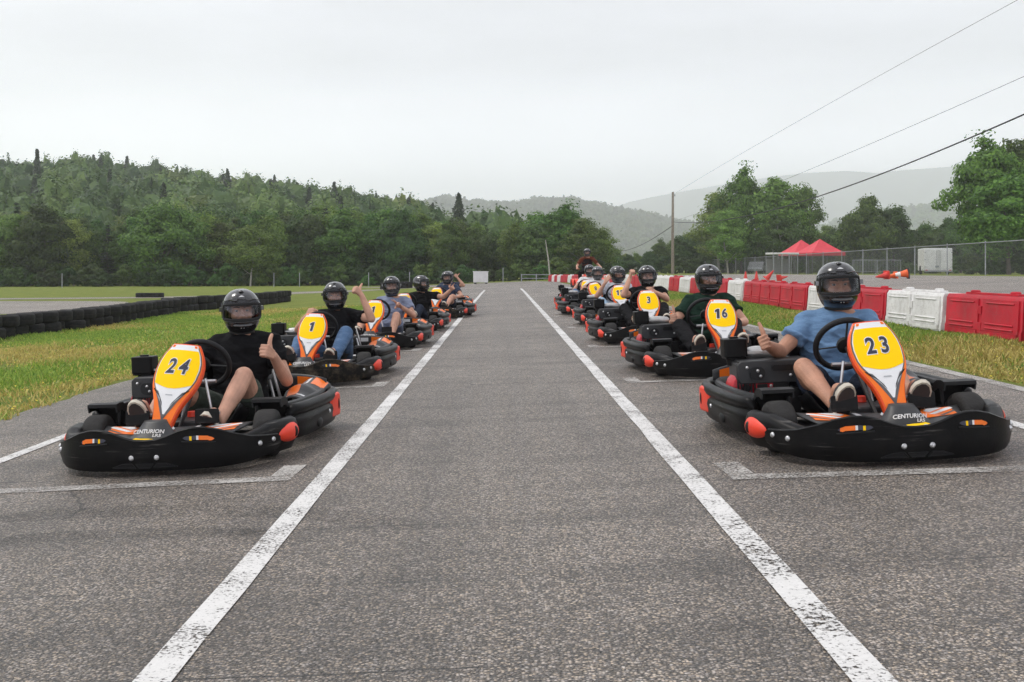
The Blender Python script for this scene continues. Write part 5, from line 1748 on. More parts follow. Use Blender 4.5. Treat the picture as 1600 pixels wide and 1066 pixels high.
def visor_mat():
    m = bpy.data.materials.new('tinted_visor')
    m.use_nodes = True
    N, L = m.node_tree.nodes, m.node_tree.links
    N.clear()
    out = N.new('ShaderNodeOutputMaterial')
    tr = N.new('ShaderNodeBsdfTransparent'); tr.inputs[0].default_value = (.76, .76, .77, 1)
    gl = N.new('ShaderNodeBsdfGlossy'); gl.inputs['Roughness'].default_value = .06; gl.inputs['Color'].default_value = (.75, .77, .8, 1)
    fr = N.new('ShaderNodeFresnel'); fr.inputs['IOR'].default_value = 1.38
    mx = N.new('ShaderNodeMixShader')
    L.new(fr.outputs[0], mx.inputs[0]); L.new(tr.outputs[0], mx.inputs[1]); L.new(gl.outputs[0], mx.inputs[2]); L.new(mx.outputs[0], out.inputs['Surface'])
    return m
M_visor = visor_mat()

# ---- helmet, made once: the face looks along -y
def hpt(az, el, off=0.0):
    """az from the front (-y) towards +x, el elevation"""
    cx, cy, cz = math.sin(az) * math.cos(el), -math.cos(az) * math.cos(el), math.sin(el)
    ax_, ay_, az_ = .118, .140 if cy < 0 else .146, (.133 if cz > 0 else .162)
    p = 2.25
    r = ((abs(cx) / ax_) ** p + (abs(cy) / ay_) ** p + (abs(cz) / az_) ** p) ** (-1 / p)
    if cz < .1:
        w = max(0, math.cos(az)) ** 1.5
        r *= 1 + .10 * w * math.exp(-((el + R(33)) / R(22)) ** 2)
    if cz < 0:
        r *= 1 - .10 * max(0, -math.cos(az)) * min(1, -cz * 1.5)
    r += off
    return arr((cx * r, cy * r, cz * r))
PORT_AZ, PORT_LO, PORT_HI = R(57), R(-21), R(17)
def helmet_meshes():
    azs = np.unique(np.round(np.concatenate([np.linspace(-PI, -PORT_AZ, 18), np.linspace(-PORT_AZ, PORT_AZ, 20), np.linspace(PORT_AZ, PI, 18)]), 6))[:-1]
    els = np.unique(np.round(np.concatenate([np.linspace(R(-62), PORT_LO, 12), np.linspace(PORT_LO, PORT_HI, 7), np.linspace(PORT_HI, R(88), 16)]), 6))
    mb = MB(); na, ne = len(azs), len(els)
    V = []
    for e in els:
        for a in azs:
            p = hpt(a, e)
            V.append(p)
    Fc = []
    def inport(a, e):
        u = a / PORT_AZ; w = (e - (PORT_HI + PORT_LO) / 2) / ((PORT_HI - PORT_LO) / 2)
        return abs(u) < 1 and abs(w) < 1 and (abs(u) ** 7 + abs(w) ** 4 < 1.0 or abs(u) < .93)
    for j in range(ne - 1):
        for i in range(na):
            k = (i + 1) % na
            am = (azs[i] + (azs[k] if k else azs[0] + 2 * PI)) / 2
            if am > PI: am -= 2 * PI
            if inport(am, (els[j] + els[j + 1]) / 2): continue
            Fc.append((j * na + i, j * na + k, (j + 1) * na + k, (j + 1) * na + i))
    V.append(hpt(0, R(90))); t = len(V) - 1
    for i in range(na): Fc.append(((ne - 1) * na + i, (ne - 1) * na + (i + 1) % na, t))
    mb.add(V, Fc)
    # neck roll, vents and the ridges of the brow and chin
    mb.tube([hpt(a, R(-62)) * .985 for a in np.linspace(-PI, PI, 40)[:-1]], .010, 8, 1, closed=True)
    for sg in (-1, 1):
        mb.tube([hpt(sg * a, R(28) + .25 * (a - R(20)), .002) for a in np.linspace(R(9), R(38), 8)], .0050, 6, 0)
        mb.tube([hpt(sg * R(68), e, .004) for e in (R(-2), R(10))], .022, 10, 0)
    mb.tube([hpt(a, R(-34) + .1 * a * a, .001) for a in np.linspace(R(-26), R(26), 10)], .0045, 6, 0)
    mb.sphere(hpt(0, R(62), -.004), (.020, .028, .012), 12, 8, 0)
    # rim of the eye port
    loop = [hpt(a, PORT_HI, .001) for a in np.linspace(-PORT_AZ, PORT_AZ, 16)] + [hpt(PORT_AZ, e, .001) for e in np.linspace(PORT_HI, PORT_LO, 6)[1:]] + [hpt(a, PORT_LO, .001) for a in np.linspace(PORT_AZ, -PORT_AZ, 16)[1:]] + [hpt(-PORT_AZ, e, .001) for e in np.linspace(PORT_LO, PORT_HI, 6)[1:-1]]
    mb.tube(loop, .0055, 6, 1, closed=True)
    shell = mb.mesh('helmet', [M_helm, M_pad], 60)
    vb = MB()
    a1, e0, e1 = R(76), R(-25), R(30)
    vb.grid(lambda u, v: hpt(-a1 + 2 * a1 * u, e0 + (e1 - e0) * v + (R(6) * (abs(2 * u - 1) ** 3) * (1 - 2 * v)), .0045), 28, 10)
    vis = vb.mesh('visor', [M_visor], 80)
    # frame of the visor
    fb = MB()
    e_ = lambda u, v: hpt(-a1 + 2 * a1 * u, e0 + (e1 - e0) * v + (R(6) * (abs(2 * u - 1) ** 3) * (1 - 2 * v)), .005)
    loop = [e_(u, 0) for u in np.linspace(0, 1, 24)] + [e_(1, v) for v in np.linspace(0, 1, 5)[1:]] + [e_(u, 1) for u in np.linspace(1, 0, 24)[1:]] + [e_(0, v) for v in np.linspace(1, 0, 5)[1:-1]]
    fb.tube(loop, .0028, 6, 0, closed=True)
    trim = fb.mesh('visor_trim', [M_helm])
    eb = MB()
    for pts in (((-.014, .006), (-.006, .006), (-.006, -.007), (-.014, -.007)), ((.006, .006), (.014, .006), (.014, -.007), (.006, -.007)), ((-.006, .004), (.006, -.001), (.006, .004), (-.006, .006))):
        P = [hpt(x / .16, R(-38) + z / .17, .0016) for x, z in pts]
        eb.add(P, [tuple(range(len(P)))[::-1]])
    P = [hpt(a, R(37) + R(5) * (1 - (a / R(9)) ** 2) * s_, .0022) for s_, rngs in ((0, np.linspace(-R(9), R(9), 7)), (1, np.linspace(R(9), -R(9), 7)[1:-1])) for a in rngs]
    eb.add(P, [tuple(range(len(P)))])
    emb = eb.mesh('emblem', [M_emb])
    return shell, vis, trim, emb
H_SHELL, H_VIS, H_TRIM, H_EMB = helmet_meshes()
H_SHELL2 = H_SHELL.copy(); H_SHELL2.materials[0] = M_helm2

def remesh(name, mb, voxel, mats, smooth_it=4, parent=None):
    me = mb.mesh(name + '_raw', mats, 0)
    o = bpy.data.objects.new(name, me)
    COL.objects.link(o)
    r = o.modifiers.new('r', 'REMESH'); r.mode = 'VOXEL'; r.voxel_size = voxel; r.use_smooth_shade = True
    s = o.modifiers.new('s', 'SMOOTH'); s.factor = .5; s.iterations = smooth_it
    dg = bpy.context.evaluated_depsgraph_get()
    new = bpy.data.meshes.new_from_object(o.evaluated_get(dg))
    new.name = name
    if not new.materials:
        for m in mats: new.materials.append(m)
    o.modifiers.clear(); o.data = new
    bpy.data.meshes.remove(me)
    ALLOBJ.append(o)
    if parent is not None: o.parent = parent
    return o

def folds(me, amp, seed):
    """creases: ridged noise pushed along the normals"""
    n = len(me.vertices)
    co = np.empty(n * 3, np.float32); me.vertices.foreach_get('co', co); co = co.reshape(-1, 3)
    no = np.empty(n * 3, np.float32); me.vertices.foreach_get('normal', no); no = no.reshape(-1, 3)
    d = np.empty(n, np.float32)
    sx_, sy_, sz_ = seed[0] * 7 + 3, seed[1] * 5, seed[2] * 9
    for i in range(n):
        x, y, z = co[i]
        a = noise.noise((x * 4.5 + sx_, y * 5 + sy_, z * 15 + x * 5 + sz_))
        b = noise.noise((x * 11 + sy_, y * 9, z * 24 - x * 9 + sx_))
        d[i] = max(-.25, (1 - abs(a) * 3.0) * .8 + b * .5 - .2)
    co += no * (d * amp)[:, None]
    me.vertices.foreach_set('co', co.ravel()); me.update()

def ik(S, W, l1, l2, hint):
    S, W = arr(S), arr(W); d = W - S; L_ = np.linalg.norm(d)
    if L_ > (l1 + l2) * .995:
        f_ = L_ / ((l1 + l2) * .995); l1 *= f_; l2 *= f_
    a = (l1 * l1 - l2 * l2 + L_ * L_) / (2 * L_); h = math.sqrt(max(0, l1 * l1 - a * a))
    u = d / L_; hv = arr(hint); hv = nrm(hv - u * np.dot(hv, u))
    return S + u * a + hv * h

def hand(mb, W, d, s, side, kind, sc=1.0):
    """W wrist, d towards the knuckles, s towards the thumb side; side 'R' or 'L'"""
    d = nrm(d); s = nrm(arr(s) - d * np.dot(s, d)); n = np.cross(s, d) if side == 'R' else np.cross(d, s)
    W = arr(W)
    P = lambda a, b, c: W + (d * a + s * b + n * c) * sc
    # palm
    for b in (.028, .010, -.009, -.026):
        mb.cap(P(.012, b * .6, 0), P(.082, b, -.002), .0155 * sc, .0135 * sc, 10)
    mb.cap(P(.020, .020, .012), P(.050, .030, .014), .016 * sc, .013 * sc, 10)
    curls = {'up': [(85, 170, 245)] * 4, 'fist': [(80, 165, 235)] * 4, 'grip': [(55, 120, 170)] * 4, 'open': [(6, 14, 22), (2, 8, 14), (4, 12, 18), (10, 20, 28)], 'relax': [(22, 48, 66), (26, 55, 75), (30, 60, 82), (34, 66, 90)], 'vee': [(2, 6, 9), (2, 6, 9), (80, 165, 235), (82, 168, 240)], 'point': [(3, 8, 12), (75, 155, 225), (80, 160, 230), (82, 165, 235)]}[kind]
    for i, (b, L_) in enumerate(((.029, .076), (.010, .084), (-.010, .078), (-.028, .062))):
        p = P(.086, b, -.002)
        spread = {'vee': (.22, -.16, 0, 0), 'open': (.12, .03, -.05, -.14)}.get(kind, (0.03, .01, -.01, -.03))[i]
        for k, fr_ in enumerate((.46, .30, .24)):
            a = R(curls[i][k])
            dirv = nrm(d * math.cos(a) + n * math.sin(a) + s * spread)
            q = p + dirv * L_ * fr_ * sc
            mb.cap(p, q, (.0092 - .0008 * k) * sc, (.0086 - .0009 * k) * sc, 9)
            p = q
    # thumb leaves the side of the palm
    t0 = P(.030, .030, .010)
    dirs = {'up': [(.25, .95, .18), (.05, 1, .0), (-.10, 1, -.10)], 'grip': [(.6, .5, .7), (.5, .1, .9), (.2, -.3, 1)], 'fist': [(.7, .4, .6), (.4, -.3, 1), (.2, -.8, .6)], 'vee': [(.6, .2, .8), (.3, -.5, .9), (.1, -.9, .4)], 'point': [(.7, .4, .6), (.4, -.3, 1), (.2, -.8, .6)], 'open': [(.6, .8, .3), (.75, .6, .2), (.85, .4, .2)], 'relax': [(.7, .6, .5), (.85, .3, .4), (.9, .1, .4)]}[kind]
    p = t0
    for k, (L_, r_) in enumerate(((.036, .0150), (.027, .0132), (.020, .0118))):
        v = dirs[k]; q = p + nrm(d * v[0] + s * v[1] + n * v[2]) * L_ * sc
        mb.cap(p, q, r_ * sc, (r_ - .0012) * sc, 10)
        p = q

def ellring(c, ax, ay, a, b, n=20):
    return [arr(c) + ax * a * math.cos(2 * PI * k / n) + ay * b * math.sin(2 * PI * k / n) for k in range(n)]
def torso(mb, pel, che, nek, grow=0.0, lean=(0, 0), upto=1.0, sh=1.0):
    spine = crom([pel, pel * .5 + che * .5 + arr((0, .025, 0)), che, nek], 8)
    N_ = len(spine)
    tt = [0, .10, .25, .42, .60, .76, .87, .94, 1.0]
    aa = [.120, .168, .165, .150, .168, .178, .150, .095, .062]
    bb = [.090, .118, .116, .110, .122, .118, .098, .078, .062]
    rings = []
    side = nrm(arr((1, lean[0], lean[1])))
    for t in np.linspace(0, upto, 26):
        i = min(int(t * (N_ - 1)), N_ - 2); f_ = t * (N_ - 1) - i
        c_ = spine[i] * (1 - f_) + spine[i + 1] * f_
        tan = nrm(spine[i + 1] - spine[i])
        sx_ = nrm(side - tan * np.dot(side, tan)); fy = np.cross(tan, sx_)
        rings.append(ellring(c_, sx_, fy, np.interp(t, tt, aa) * (sh if t > .5 else 1) + grow, np.interp(t, tt, bb) + grow))
    mb.loft(rings)

def person(label, base, pose, shirt, lower, legs, skin=None, voxel=.006, faces=True, helm=None, visor_up=False):
    """pose is in kart space (x viewer's right, -y towards the viewer)"""
    loc, rot = base
    skin = skin or M_skin
    P = {k: arr(v) for k, v in pose.items() if k in ('pel', 'che', 'nek', 'head')}
    pel, che, nek, head = P['pel'], P['che'], P['nek'], P['head']
    yaw, pitch, roll = pose.get('look', (0, 0, 0))
    Rh = np.array(Matrix.Rotation(yaw, 3, 'Z') @ Matrix.Rotation(pitch, 3, 'X') @ Matrix.Rotation(roll, 3, 'Y'))
    body = MB(); top = MB(); low = MB()
    sw_ = pose.get('sh', .178)
    tw = pose.get('twist', (0, 0))                      # slope of the shoulder line in y and z
    torso(body, pel, che, nek, 0, tw)
    torso(top, pel + arr((0, 0, .02)), che, nek, .017, tw, .955, 1.03)
    ax = nrm(arr((1, tw[0], tw[1])))
    S = {'R': nek - ax * sw_ + arr((0, .0, -.075)), 'L': nek + ax * sw_ + arr((0, .0, -.075))}
    # trapezius, neck, head with a face
    for s_ in S.values():
        body.cap(nek - arr((0, 0, .045)), s_, .062, .056); top.cap(nek - arr((0, -.005, .055)), s_, .068, .069)
    hc = head + Rh @ arr((0, .005, -.012))
    body.cap(nek - arr((0, 0, .05)), hc + Rh @ arr((0, .02, -.06)), .060, .056)
    body.sphere(hc + Rh @ arr((0, .010, .010)), (.074, .092, .090), 20, 14, 0, Rh)
    body.sphere(hc + Rh @ arr((0, -.022, -.050)), (.060, .066, .062), 18, 12, 0, Rh)
    if faces:
        F_ = lambda x, y, z: hc + Rh @ arr((x, y, z))
        body.cap(F_(0, -.078, .012), F_(0, -.104, -.026), .0095, .0125, 10)        # nose
        body.sphere(F_(0, -.098, -.030), (.019, .013, .011), 12, 8, 0, Rh)
        for sg in (-1, 1):
            body.cap(F_(sg * .012, -.083, .026), F_(sg * .048, -.070, .026), .0105, .0095, 8)   # brow
            body.sphere(F_(sg * .042, -.064, -.022), (.026, .022, .022), 12, 8, 0, Rh)  # cheek
            body.sphere(F_(sg * .074, .016, -.010), (.010, .02, .03), 10, 8, 0, Rh)     # ear
        body.cap(F_(-.020, -.082, -.058), F_(.020, -.082, -.058), .0085, .0085, 8)       # lips
        body.sphere(F_(0, -.074, -.092), (.024, .02, .018), 12, 8, 0, Rh)
    # arms
    for sd in 'RL':
        arm = pose['arms'][sd]
        W = arr(arm['w']); E = ik(S[sd], W, .285, .255, arm.get('hint', (0, .4, -1)))
        d = nrm(W - E)
        body.cap(S[sd], S[sd] * .45 + E * .55, .053, .047); body.cap(S[sd] * .45 + E * .55, E, .047, .040)
        body.cap(E, E * .7 + W * .3, .041, .042); body.cap(E * .7 + W * .3, W, .041, .0275)
        body.sphere((E * .75 + W * .25), .042, 12, 8)
        slv = arm.get('sleeve', .58)
        M_ = S[sd] * (1 - slv) + E * slv
        top.cap(S[sd], S[sd] * .5 + M_ * .5, .069, .068)
        top.tube([S[sd] * .5 + M_ * .5, M_], [.068, .067], 16)
        hd = arr(arm.get('d', d)); hd = nrm(hd * .6 + d * .4) if 'd' in arm else d
        hand(body, W + d * .004, hd, arm['s'], sd, arm['k'], 1.06)
    # legs
    for sd in 'RL':
        lg = pose['legs'][sd]
        sg = -1 if sd == 'R' else 1
        hip = pel + ax * sg * .092 + arr((0, -.02, -.005)); kn, an, toe = arr(lg['k']), arr(lg['a']), arr(lg['t'])
        body.cap(hip, kn * .5 + hip * .5, .086, .074); body.cap(kn * .5 + hip * .5, kn, .074, .056)
        cf = kn * .70 + an * .30; back = nrm(np.cross(np.cross(kn - hip, an - kn), an - kn)) if np.linalg.norm(np.cross(kn - hip, an - kn)) > 1e-4 else arr((0, 0, 0))
        if np.dot(back, hip - kn) < 0: back = -back
        body.cap(kn, cf + back * .008, .054, .056); body.cap(cf + back * .008, an * .7 + kn * .3, .056, .040); body.cap(an * .7 + kn * .3, an, .040, .036)
        body.cap(an, toe * .6 + an * .4, .036, .034)
        if legs == 'shorts':
            m_ = hip * .38 + kn * .62
            low.cap(hip, hip * .6 + m_ * .4, .100, .094); low.tube([hip * .6 + m_ * .4, m_], [.094, .088], 18)
        else:
            low.cap(hip, kn * .5 + hip * .5, .100, .086); low.cap(kn * .5 + hip * .5, kn, .086, .070); low.cap(kn, cf + back * .006, .070, .068); low.tube([cf + back * .006, an], [.068, .056], 16)
    torso(low, pel, che, nek, .012, tw, .32)
    root = remesh('person', body, voxel, [skin], 3)
    root.location = loc; root.rotation_euler = rot
    tag(root, label, 'person', 'kart drivers')
    t_ = remesh('shirt', top, max(.007, voxel), [shirt], 5, root)
    folds(t_.data, (.019 if voxel < .006 else .012), tuple(pel))
    l_ = remesh('shorts' if legs == 'shorts' else 'trousers', low, max(.007, voxel), [lower], 5, root)
    folds(l_.data, .005, tuple(che))
    # shoes
    for sd in 'RL':
        lg = pose['legs'][sd]; an, toe = arr(lg['a']), arr(lg['t'])
        f_ = nrm(toe - an); leg_d = nrm(arr(lg['k']) - an); upv = nrm(leg_d - f_ * np.dot(leg_d, f_)); sx_ = np.cross(f_, upv)
        Mx = np.eye(4); Mx[:3, 0] = sx_; Mx[:3, 1] = f_; Mx[:3, 2] = upv; Mx[:3, 3] = an - upv * .035 - f_ * .02
        T3 = lambda x, y, z: (Mx @ np.array((x, y, z, 1)))[:3]
        up_m = MB(); rings = []
        for y, w, h in ((-.055, .022, .045), (-.045, .036, .075), (-.01, .040, .092), (.03, .040, .088), (.08, .042, .066), (.13, .047, .052), (.17, .046, .044), (.20, .036, .034), (.215, .018, .022)):
            rings.append([T3(w * math.copysign(abs(math.cos(a)) ** .7, math.cos(a)), y, -.028 + h * max(0, math.sin(a)) ** .8 + (0 if math.sin(a) > 0 else -.002)) for a in np.linspace(0, 2 * PI, 19)[:-1]])
        up_m.loft(rings)
        sh_o = up_m.build('shoe', M_shoe, root, smooth=60)
        so_m = MB()
        outl = [(.0, -.066), (.026, -.058), (.040, -.03), (.041, .03), (.044, .09), (.051, .135), (.049, .175), (.036, .207), (.012, .226)]
        outl = outl + [(-x, y) for x, y in outl[::-1][:-1]]
        Ms_ = Mx.copy(); Ms_[:3, 3] = T3(0, 0, -.050)
        so_m.prism(outl, Ms_, .024)
        so_m.build('sole', M_sole, sh_o, smooth=40)
        tr_m = MB(); Ms2 = Mx.copy(); Ms2[:3, 3] = T3(0, .0, -.0535)
        tr_m.prism([(x * .84, y * .93 + .005) for x, y in outl], Ms2, .003); tr_m.build('tread', M_shoe, sh_o, smooth=40)
    # helmet
    h = link(bpy.data.objects.new('helmet', H_SHELL2 if helm == 'grey' else H_SHELL), root)
    h.matrix_local = Matrix.Translation(Vector(head)) @ Matrix([list(map(float, r_)) for r_ in Rh]).to_4x4()
    sm = h.modifiers.new('solid', 'SOLIDIFY'); sm.thickness = .016; sm.offset = -1
    v = link(bpy.data.objects.new('visor', H_VIS), h); tr = link(bpy.data.objects.new('visor_trim', H_TRIM), h); link(bpy.data.objects.new('emblem', H_EMB), h)
    if faces:
        for sg in (-1, 1):
            e = MB(); c_ = hc + Rh @ arr((sg * .031, -.0715, .010)); e.sphere(c_, (.0125, .0125, .0075), 14, 10, 0, Rh); f_ = Rh @ arr((0, -1, -.05)); e.sphere(c_ + f_ * .0085, (.0066, .0055, .0058), 10, 8, 1)
            e.build('eye', [M_eye, M_iris], root, smooth=80)
            b_ = MB(); b_.tube([hc + Rh @ arr((sg * x, y, z)) for x, y, z in ((.012, -.0925, .030), (.028, -.0905, .035), (.050, -.0765, .032))], [.0035, .0042, .002], 6); b_.build('eyebrow', M_brow, root)
    return root

def seated(dx=0, dz=0, dy=0):
    return dict(pel=(dx * .7, .30, .175), che=(dx * .8, .395 + dy * .5, .455 + dz * .6), nek=(dx, .405 + dy, .668 + dz), head=(dx, .37 + dy, .815 + dz))
def legs_(spread=.2, kz=.40, ky=-.10, lx=None):
    return {sd: dict(k=(sg * spread, ky, kz), a=(sg * .195, -.47, .225), t=(sg * .20, -.575, .37)) for sd, sg in (('R', -1), ('L', 1))}
def wheelarm(sg, z=.54):
    return dict(w=(sg * .165, .0, z), s=(sg * -.2, .1, 1), k='grip', hint=(sg * .7, .4, -.8), d=(sg * .2, -1, .1))

def P_(base, **kw):
    b = dict(base); b.update(kw); return b

# right row
person('driver of kart 23 in a blue T-shirt and black helmet giving a thumbs-up', kart_frame(0), P_(seated(.13, .0), look=(R(-8), R(-2), 0), sh=.166, twist=(-.12, 0),
    arms=dict(R=dict(w=(-.375, .10, .500), s=(-.38, .1, .92), k='up', hint=(-.12, .7, -1), d=(-.55, -.80, .1)), L=wheelarm(1, .50)), legs=legs_(.24, .385, -.12)), CL['blue'], CL['navyshorts'], 'shorts', M_skin2, .0042)
person('driver in dark green T-shirt and black trousers giving a thumbs-up from kart 16', kart_frame(7), P_(seated(.16), look=(R(2), R(4), 0),
    arms=dict(R=dict(w=(-.255, .06, .455), s=(-.15, 0, 1), k='up', hint=(-.6, .5, -1), d=(-.5, -.8, .1)), L=dict(w=(.34, .02, .40), s=(0, -.3, 1), k='relax', hint=(.8, .4, -.6))), legs=legs_(.25, .40, -.14)), CL['green'], CL['blacktr'], 'trousers', M_skin, .0048)
person('driver in kart 3 in a black T-shirt with one arm raised in a thumbs-up', kart_frame(8), P_(seated(.15, 0), look=(R(-4), 0, 0),
    arms=dict(R=dict(w=(-.10, .24, .800), s=(.15, .1, 1), k='up', hint=(-.5, -.3, -1), d=(.0, -.7, .6)), L=dict(w=(.17, -.02, .60), s=(-.3, 0, 1), k='grip', hint=(.9, .3, -.6))), legs=legs_(.25, .41, -.12)), CL['black'], CL['blacktr'], 'trousers', M_skin, .0055)
person('driver of kart 15 in light blue jeans holding a hand up by the helmet', kart_frame(9), P_(seated(.10), look=(R(24), R(6), 0),
    arms=dict(R=dict(w=(-.15, .18, .660), s=(.2, 0, 1), k='open', hint=(-.7, .3, -1)), L=wheelarm(1)), legs=legs_(.25, .38)), CL['palegrey'], CL['lightjeans'], 'trousers', M_skin, .007)
person('driver fifth in the right row in a white T-shirt and black trousers', kart_frame(10), P_(seated(.20), look=(R(-10), 0, 0),
    arms=dict(R=wheelarm(-1), L=wheelarm(1)), legs=legs_(.24, .42)), CL['white'], CL['blacktr'], 'trousers', M_skin, .008, helm='grey')
person('hindmost driver of the right row in a white T-shirt and blue jeans', kart_frame(11), P_(seated(.18, .04), look=(R(4), 0, 0),
    arms=dict(R=dict(w=(-.30, .08, .33), s=(0, 0, 1), k='relax', hint=(-.7, .5, -.3)), L=wheelarm(1)), legs=legs_(.24, .38)), CL['white'], CL['jeans'], 'trousers', M_skin, .008)
# left row
person('driver of kart 24 in a black T-shirt and dark shorts giving a thumbs-up', kart_frame(1), P_(seated(.10, -.015), look=(R(20), R(3), 0), twist=(.10, 0), sh=.165,
    arms=dict(L=dict(w=(.365, .13, .515), s=(.03, -.10, 1), k='up', hint=(.35, .3, -1), d=(-.25, -.9, .15)), R=wheelarm(-1)), legs={'L': dict(k=(.235, -.06, .415), a=(.185, -.42, .175), t=(.20, -.545, .30)), 'R': dict(k=(-.20, -.12, .36), a=(-.19, -.47, .22), t=(-.2, -.57, .37))}), CL['black'], CL['greenshorts'], 'shorts', M_skin, .0042)
person('driver behind kart 24 in a black T-shirt and jeans raising a thumb high', kart_frame(2), P_(seated(.06, -.02), look=(R(10), R(2), 0), twist=(.05, 0),
    arms=dict(L=dict(w=(.36, .22, .78), s=(-.25, 0, 1), k='up', hint=(.6, -.2, -1), d=(-.55, -.75, .35)), R=dict(w=(-.16, .02, .595), s=(.3, 0, 1), k='grip', hint=(-.8, .4, -.7))), legs={'L': dict(k=(.24, -.06, .425), a=(.19, -.45, .20), t=(.20, -.565, .335)), 'R': dict(k=(-.2, -.12, .36), a=(-.19, -.47, .22), t=(-.2, -.57, .37))}), CL['black'], CL['jeans'], 'trousers', M_skin, .0048)
person('driver third in the left row in a grey-blue T-shirt and shorts making a V sign', kart_frame(3), P_(seated(.13, .0), look=(R(6), R(1), 0),
    arms=dict(L=dict(w=(.30, .08, .52), s=(-.8, -.1, .5), k='vee', hint=(.8, .4, -.9), d=(-.5, -.5, .7)), R=dict(w=(-.13, .08, .36), s=(0, 0, 1), k='relax', hint=(-.8, .4, -.5))), legs={'L': dict(k=(.25, -.10, .41), a=(.22, -.40, .12), t=(.24, -.56, .20)), 'R': dict(k=(-.22, -.10, .38), a=(-.2, -.45, .2), t=(-.2, -.57, .34))}), CL['greyblue'], CL['greyshorts'], 'shorts', M_skin, .0055)
person('driver fourth in the left row in black, looking aside with an arm stretched out', kart_frame(4), P_(seated(.20, -.02), look=(R(62), R(4), 0), twist=(.25, 0),
    arms=dict(L=dict(w=(.74, .10, .66), s=(0, -.2, 1), k='point', hint=(.2, .2, -1)), R=wheelarm(-1)), legs=legs_(.22, .38)), CL['black'], CL['navyshorts'], 'trousers', M_skin, .0065)
person('driver fifth in the left row in a navy T-shirt with bare knees', kart_frame(5), P_(seated(.08, .03), look=(R(12), 0, 0),
    arms=dict(L=dict(w=(.34, .0, .42), s=(0, 0, 1), k='relax', hint=(.7, .4, -.5)), R=wheelarm(-1)), legs=legs_(.25, .42)), CL['navy'], CL['navyshorts'], 'shorts', M_skin, .0075)
person('hindmost driver of the left row with one bare arm raised', kart_frame(6), P_(seated(.10, .03), look=(R(8), 0, 0),
    arms=dict(L=dict(w=(.33, .22, .80), s=(-.2, 0, 1), k='up', hint=(.7, 0, -1)), R=wheelarm(-1)), legs=legs_(.24, .40)), CL['navy'], CL['blacktr'], 'trousers', M_skin, .0085)

# ------------------------------------------------------------------ the quad bike and its rider behind the right row
qx, qy = 2.62, 33.0
qb = ((qx, qy, g(qx, qy) + .006), (0, -math.atan(K), R(3)))
q = empty('quad_bike', qb[0], qb[1], 'red and black quad bike standing behind the right kart row', 'quad bike'); ALLOBJ.append(q)
mb = MB()
mb.loft([[(a * w, y, z0 + (z1 - z0) * (.5 + .5 * b)) for a, b in ((-1, -1), (1, -1), (1, .6), (.6, 1), (-.6, 1), (-1, .6))] for y, w, z0, z1 in ((-.62, .12, .45, .62), (-.5, .20, .38, .82), (-.2, .17, .36, .90), (.1, .15, .36, .82), (.5, .16, .40, .82), (.75, .13, .5, .78))])
mb.build('body', M_red, q, bevel=.02)
mb = MB(); mb.loft([[(a * w, y, z + b * .05) for a, b in ((-1, -1), (1, -1), (1, .4), (.7, 1), (-.7, 1), (-1, .4))] for y, w, z in ((-.02, .10, .86), (.2, .14, .84), (.5, .15, .86), (.7, .12, .90))]); mb.build('seat', M_seat, q)
for sx_ in (-1, 1):
    for y in (-.55, .55):
        mb = MB(); mb.lathe([(.12, -.1), (.22, -.11), (.275, -.07), (.28, 0), (.275, .07), (.22, .11), (.12, .1)], frame((sx_ * .44, y, .28), (0, 1, 0), (0, 0, 1)), 22); w_ = mb.build('wheel', M_tyre, q)
        mb = MB(); mb.lathe([(0, .05), (.13, .06), (.13, -.06), (0, -.05)], frame((sx_ * .44, y, .28), (0, 1, 0), (0, 0, 1)), 16); mb.build('rim', M_alu, w_)
        mb = MB(); rr_ = []
        for a in np.linspace(R(20), R(160), 9):
            c_ = arr((sx_ * .42, y + .34 * math.cos(a), .32 + .32 * math.sin(a)))
            rr_.append([c_ + arr((-.13, 0, 0)), c_ + arr((.13, 0, 0)), c_ + arr((.13, 0, .012)), c_ + arr((-.13, 0, .012))])
        mb.loft(rr_); mb.build('fender', M_red, q)
        mb = MB(); mb.tube([(sx_ * .12, y, .42), (sx_ * .36, y, .28)], .025, 6); mb.build('suspension_arm', M_frame, q)
mb = MB(); mb.tube(crom([(-.42, -.18, 1.02), (-.3, -.24, 1.03), (-.12, -.30, .97), (.12, -.30, .97), (.3, -.24, 1.03), (.42, -.18, 1.02)], 4), .014, 8); mb.tube([(0, -.30, .97), (0, -.38, .75)], .02, 6); mb.build('handlebar', M_frame, q)
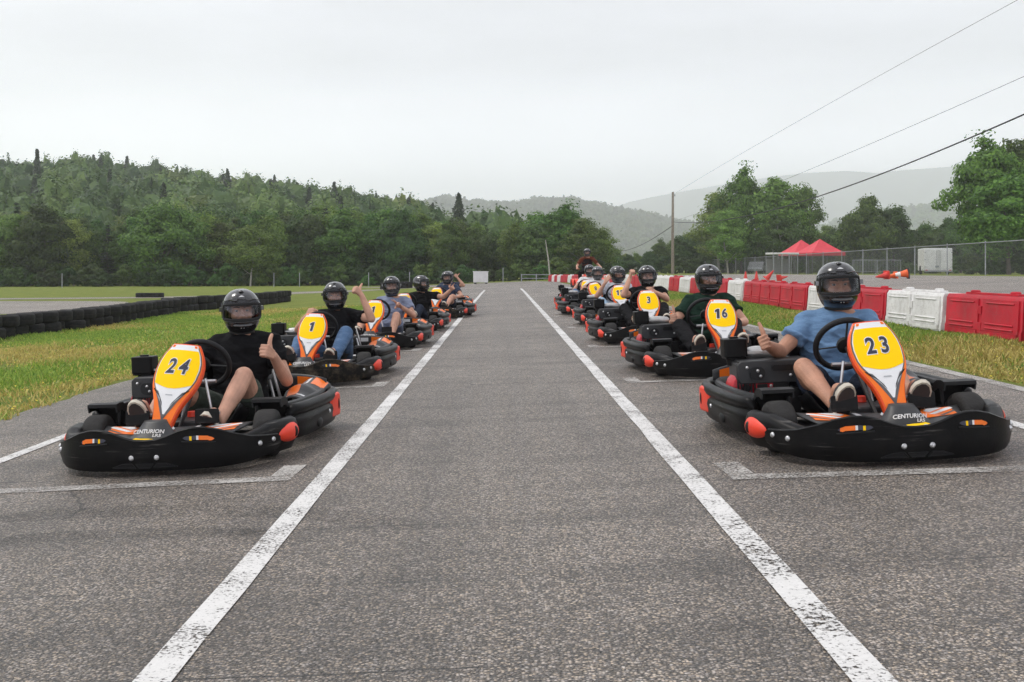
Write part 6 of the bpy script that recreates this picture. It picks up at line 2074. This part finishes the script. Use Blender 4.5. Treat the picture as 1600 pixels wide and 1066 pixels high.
mb = MB(); mb.loft([[(a * .16, -.52 - .05 * b, .84 + .09 * b + (0)) for a, b in ((-1, -1), (1, -1), (.7, 1), (-.7, 1))], [(a * .12, -.42 - .03 * b, .88 + .09 * b) for a, b in ((-1, -1), (1, -1), (.7, 1), (-.7, 1))]]); mb.build('front_cowl', M_whs, q)
for sx_ in (-1, 1):
    mb = MB(); mb.sphere((sx_ * .09, -.60, .72), (.06, .04, .05), 10, 8); mb.build('headlight', M_whs, q)
person('quad bike rider in black vest over a rust-coloured jersey and grey helmet', qb, dict(pel=(0, .28, .94), che=(0, .24, 1.20), nek=(0, .16, 1.40), head=(0, .12, 1.555), look=(0, R(4), 0), sh=.19,
    arms=dict(R=dict(w=(-.40, -.12, 1.05), s=(.9, 0, .3), k='grip', hint=(-.8, .3, -1), sleeve=.75), L=dict(w=(.40, -.12, 1.05), s=(-.9, 0, .3), k='grip', hint=(.8, .3, -1), sleeve=.75)),
    legs={'R': dict(k=(-.30, -.10, .86), a=(-.30, .10, .45), t=(-.31, -.05, .36)), 'L': dict(k=(.30, -.10, .86), a=(.30, .10, .45), t=(.31, -.05, .36))}), CL['orange'], CL['blacktr'], 'trousers', M_skin, .009, helm='grey')
for o_ in (q, [o for o in ALLOBJ if o.name.startswith('person')][-1]):
    o_.scale = (.88, .88, .88)
vm = MB()
torso(vm, arr((0, .28, .96)), arr((0, .24, 1.20)), arr((0, .16, 1.40)), .024, (0, 0), .93)
vo_ = vm.build('vest', CL['vest'], [o for o in ALLOBJ if o.name.startswith('person')][-1])

# ------------------------------------------------------------------ haze
hz = MB()
hz.box((0, 3700, 270), (11200, 7500, 552))
M_haze = bpy.data.materials.new('haze')
M_haze.use_nodes = True
hn, hl = M_haze.node_tree.nodes, M_haze.node_tree.links
hn.clear()
h_out = hn.new('ShaderNodeOutputMaterial'); h_v = hn.new('ShaderNodeVolumePrincipled')
h_v.inputs['Color'].default_value = (.958, .982, 1.0, 1)
h_v.inputs['Density'].default_value = .00044
h_v.inputs['Anisotropy'].default_value = .35
hl.new(h_v.outputs[0], h_out.inputs['Volume'])
tag(hz.build('haze', M_haze, smooth=0), 'pale summer haze over the valley', 'haze', None, 'stuff')
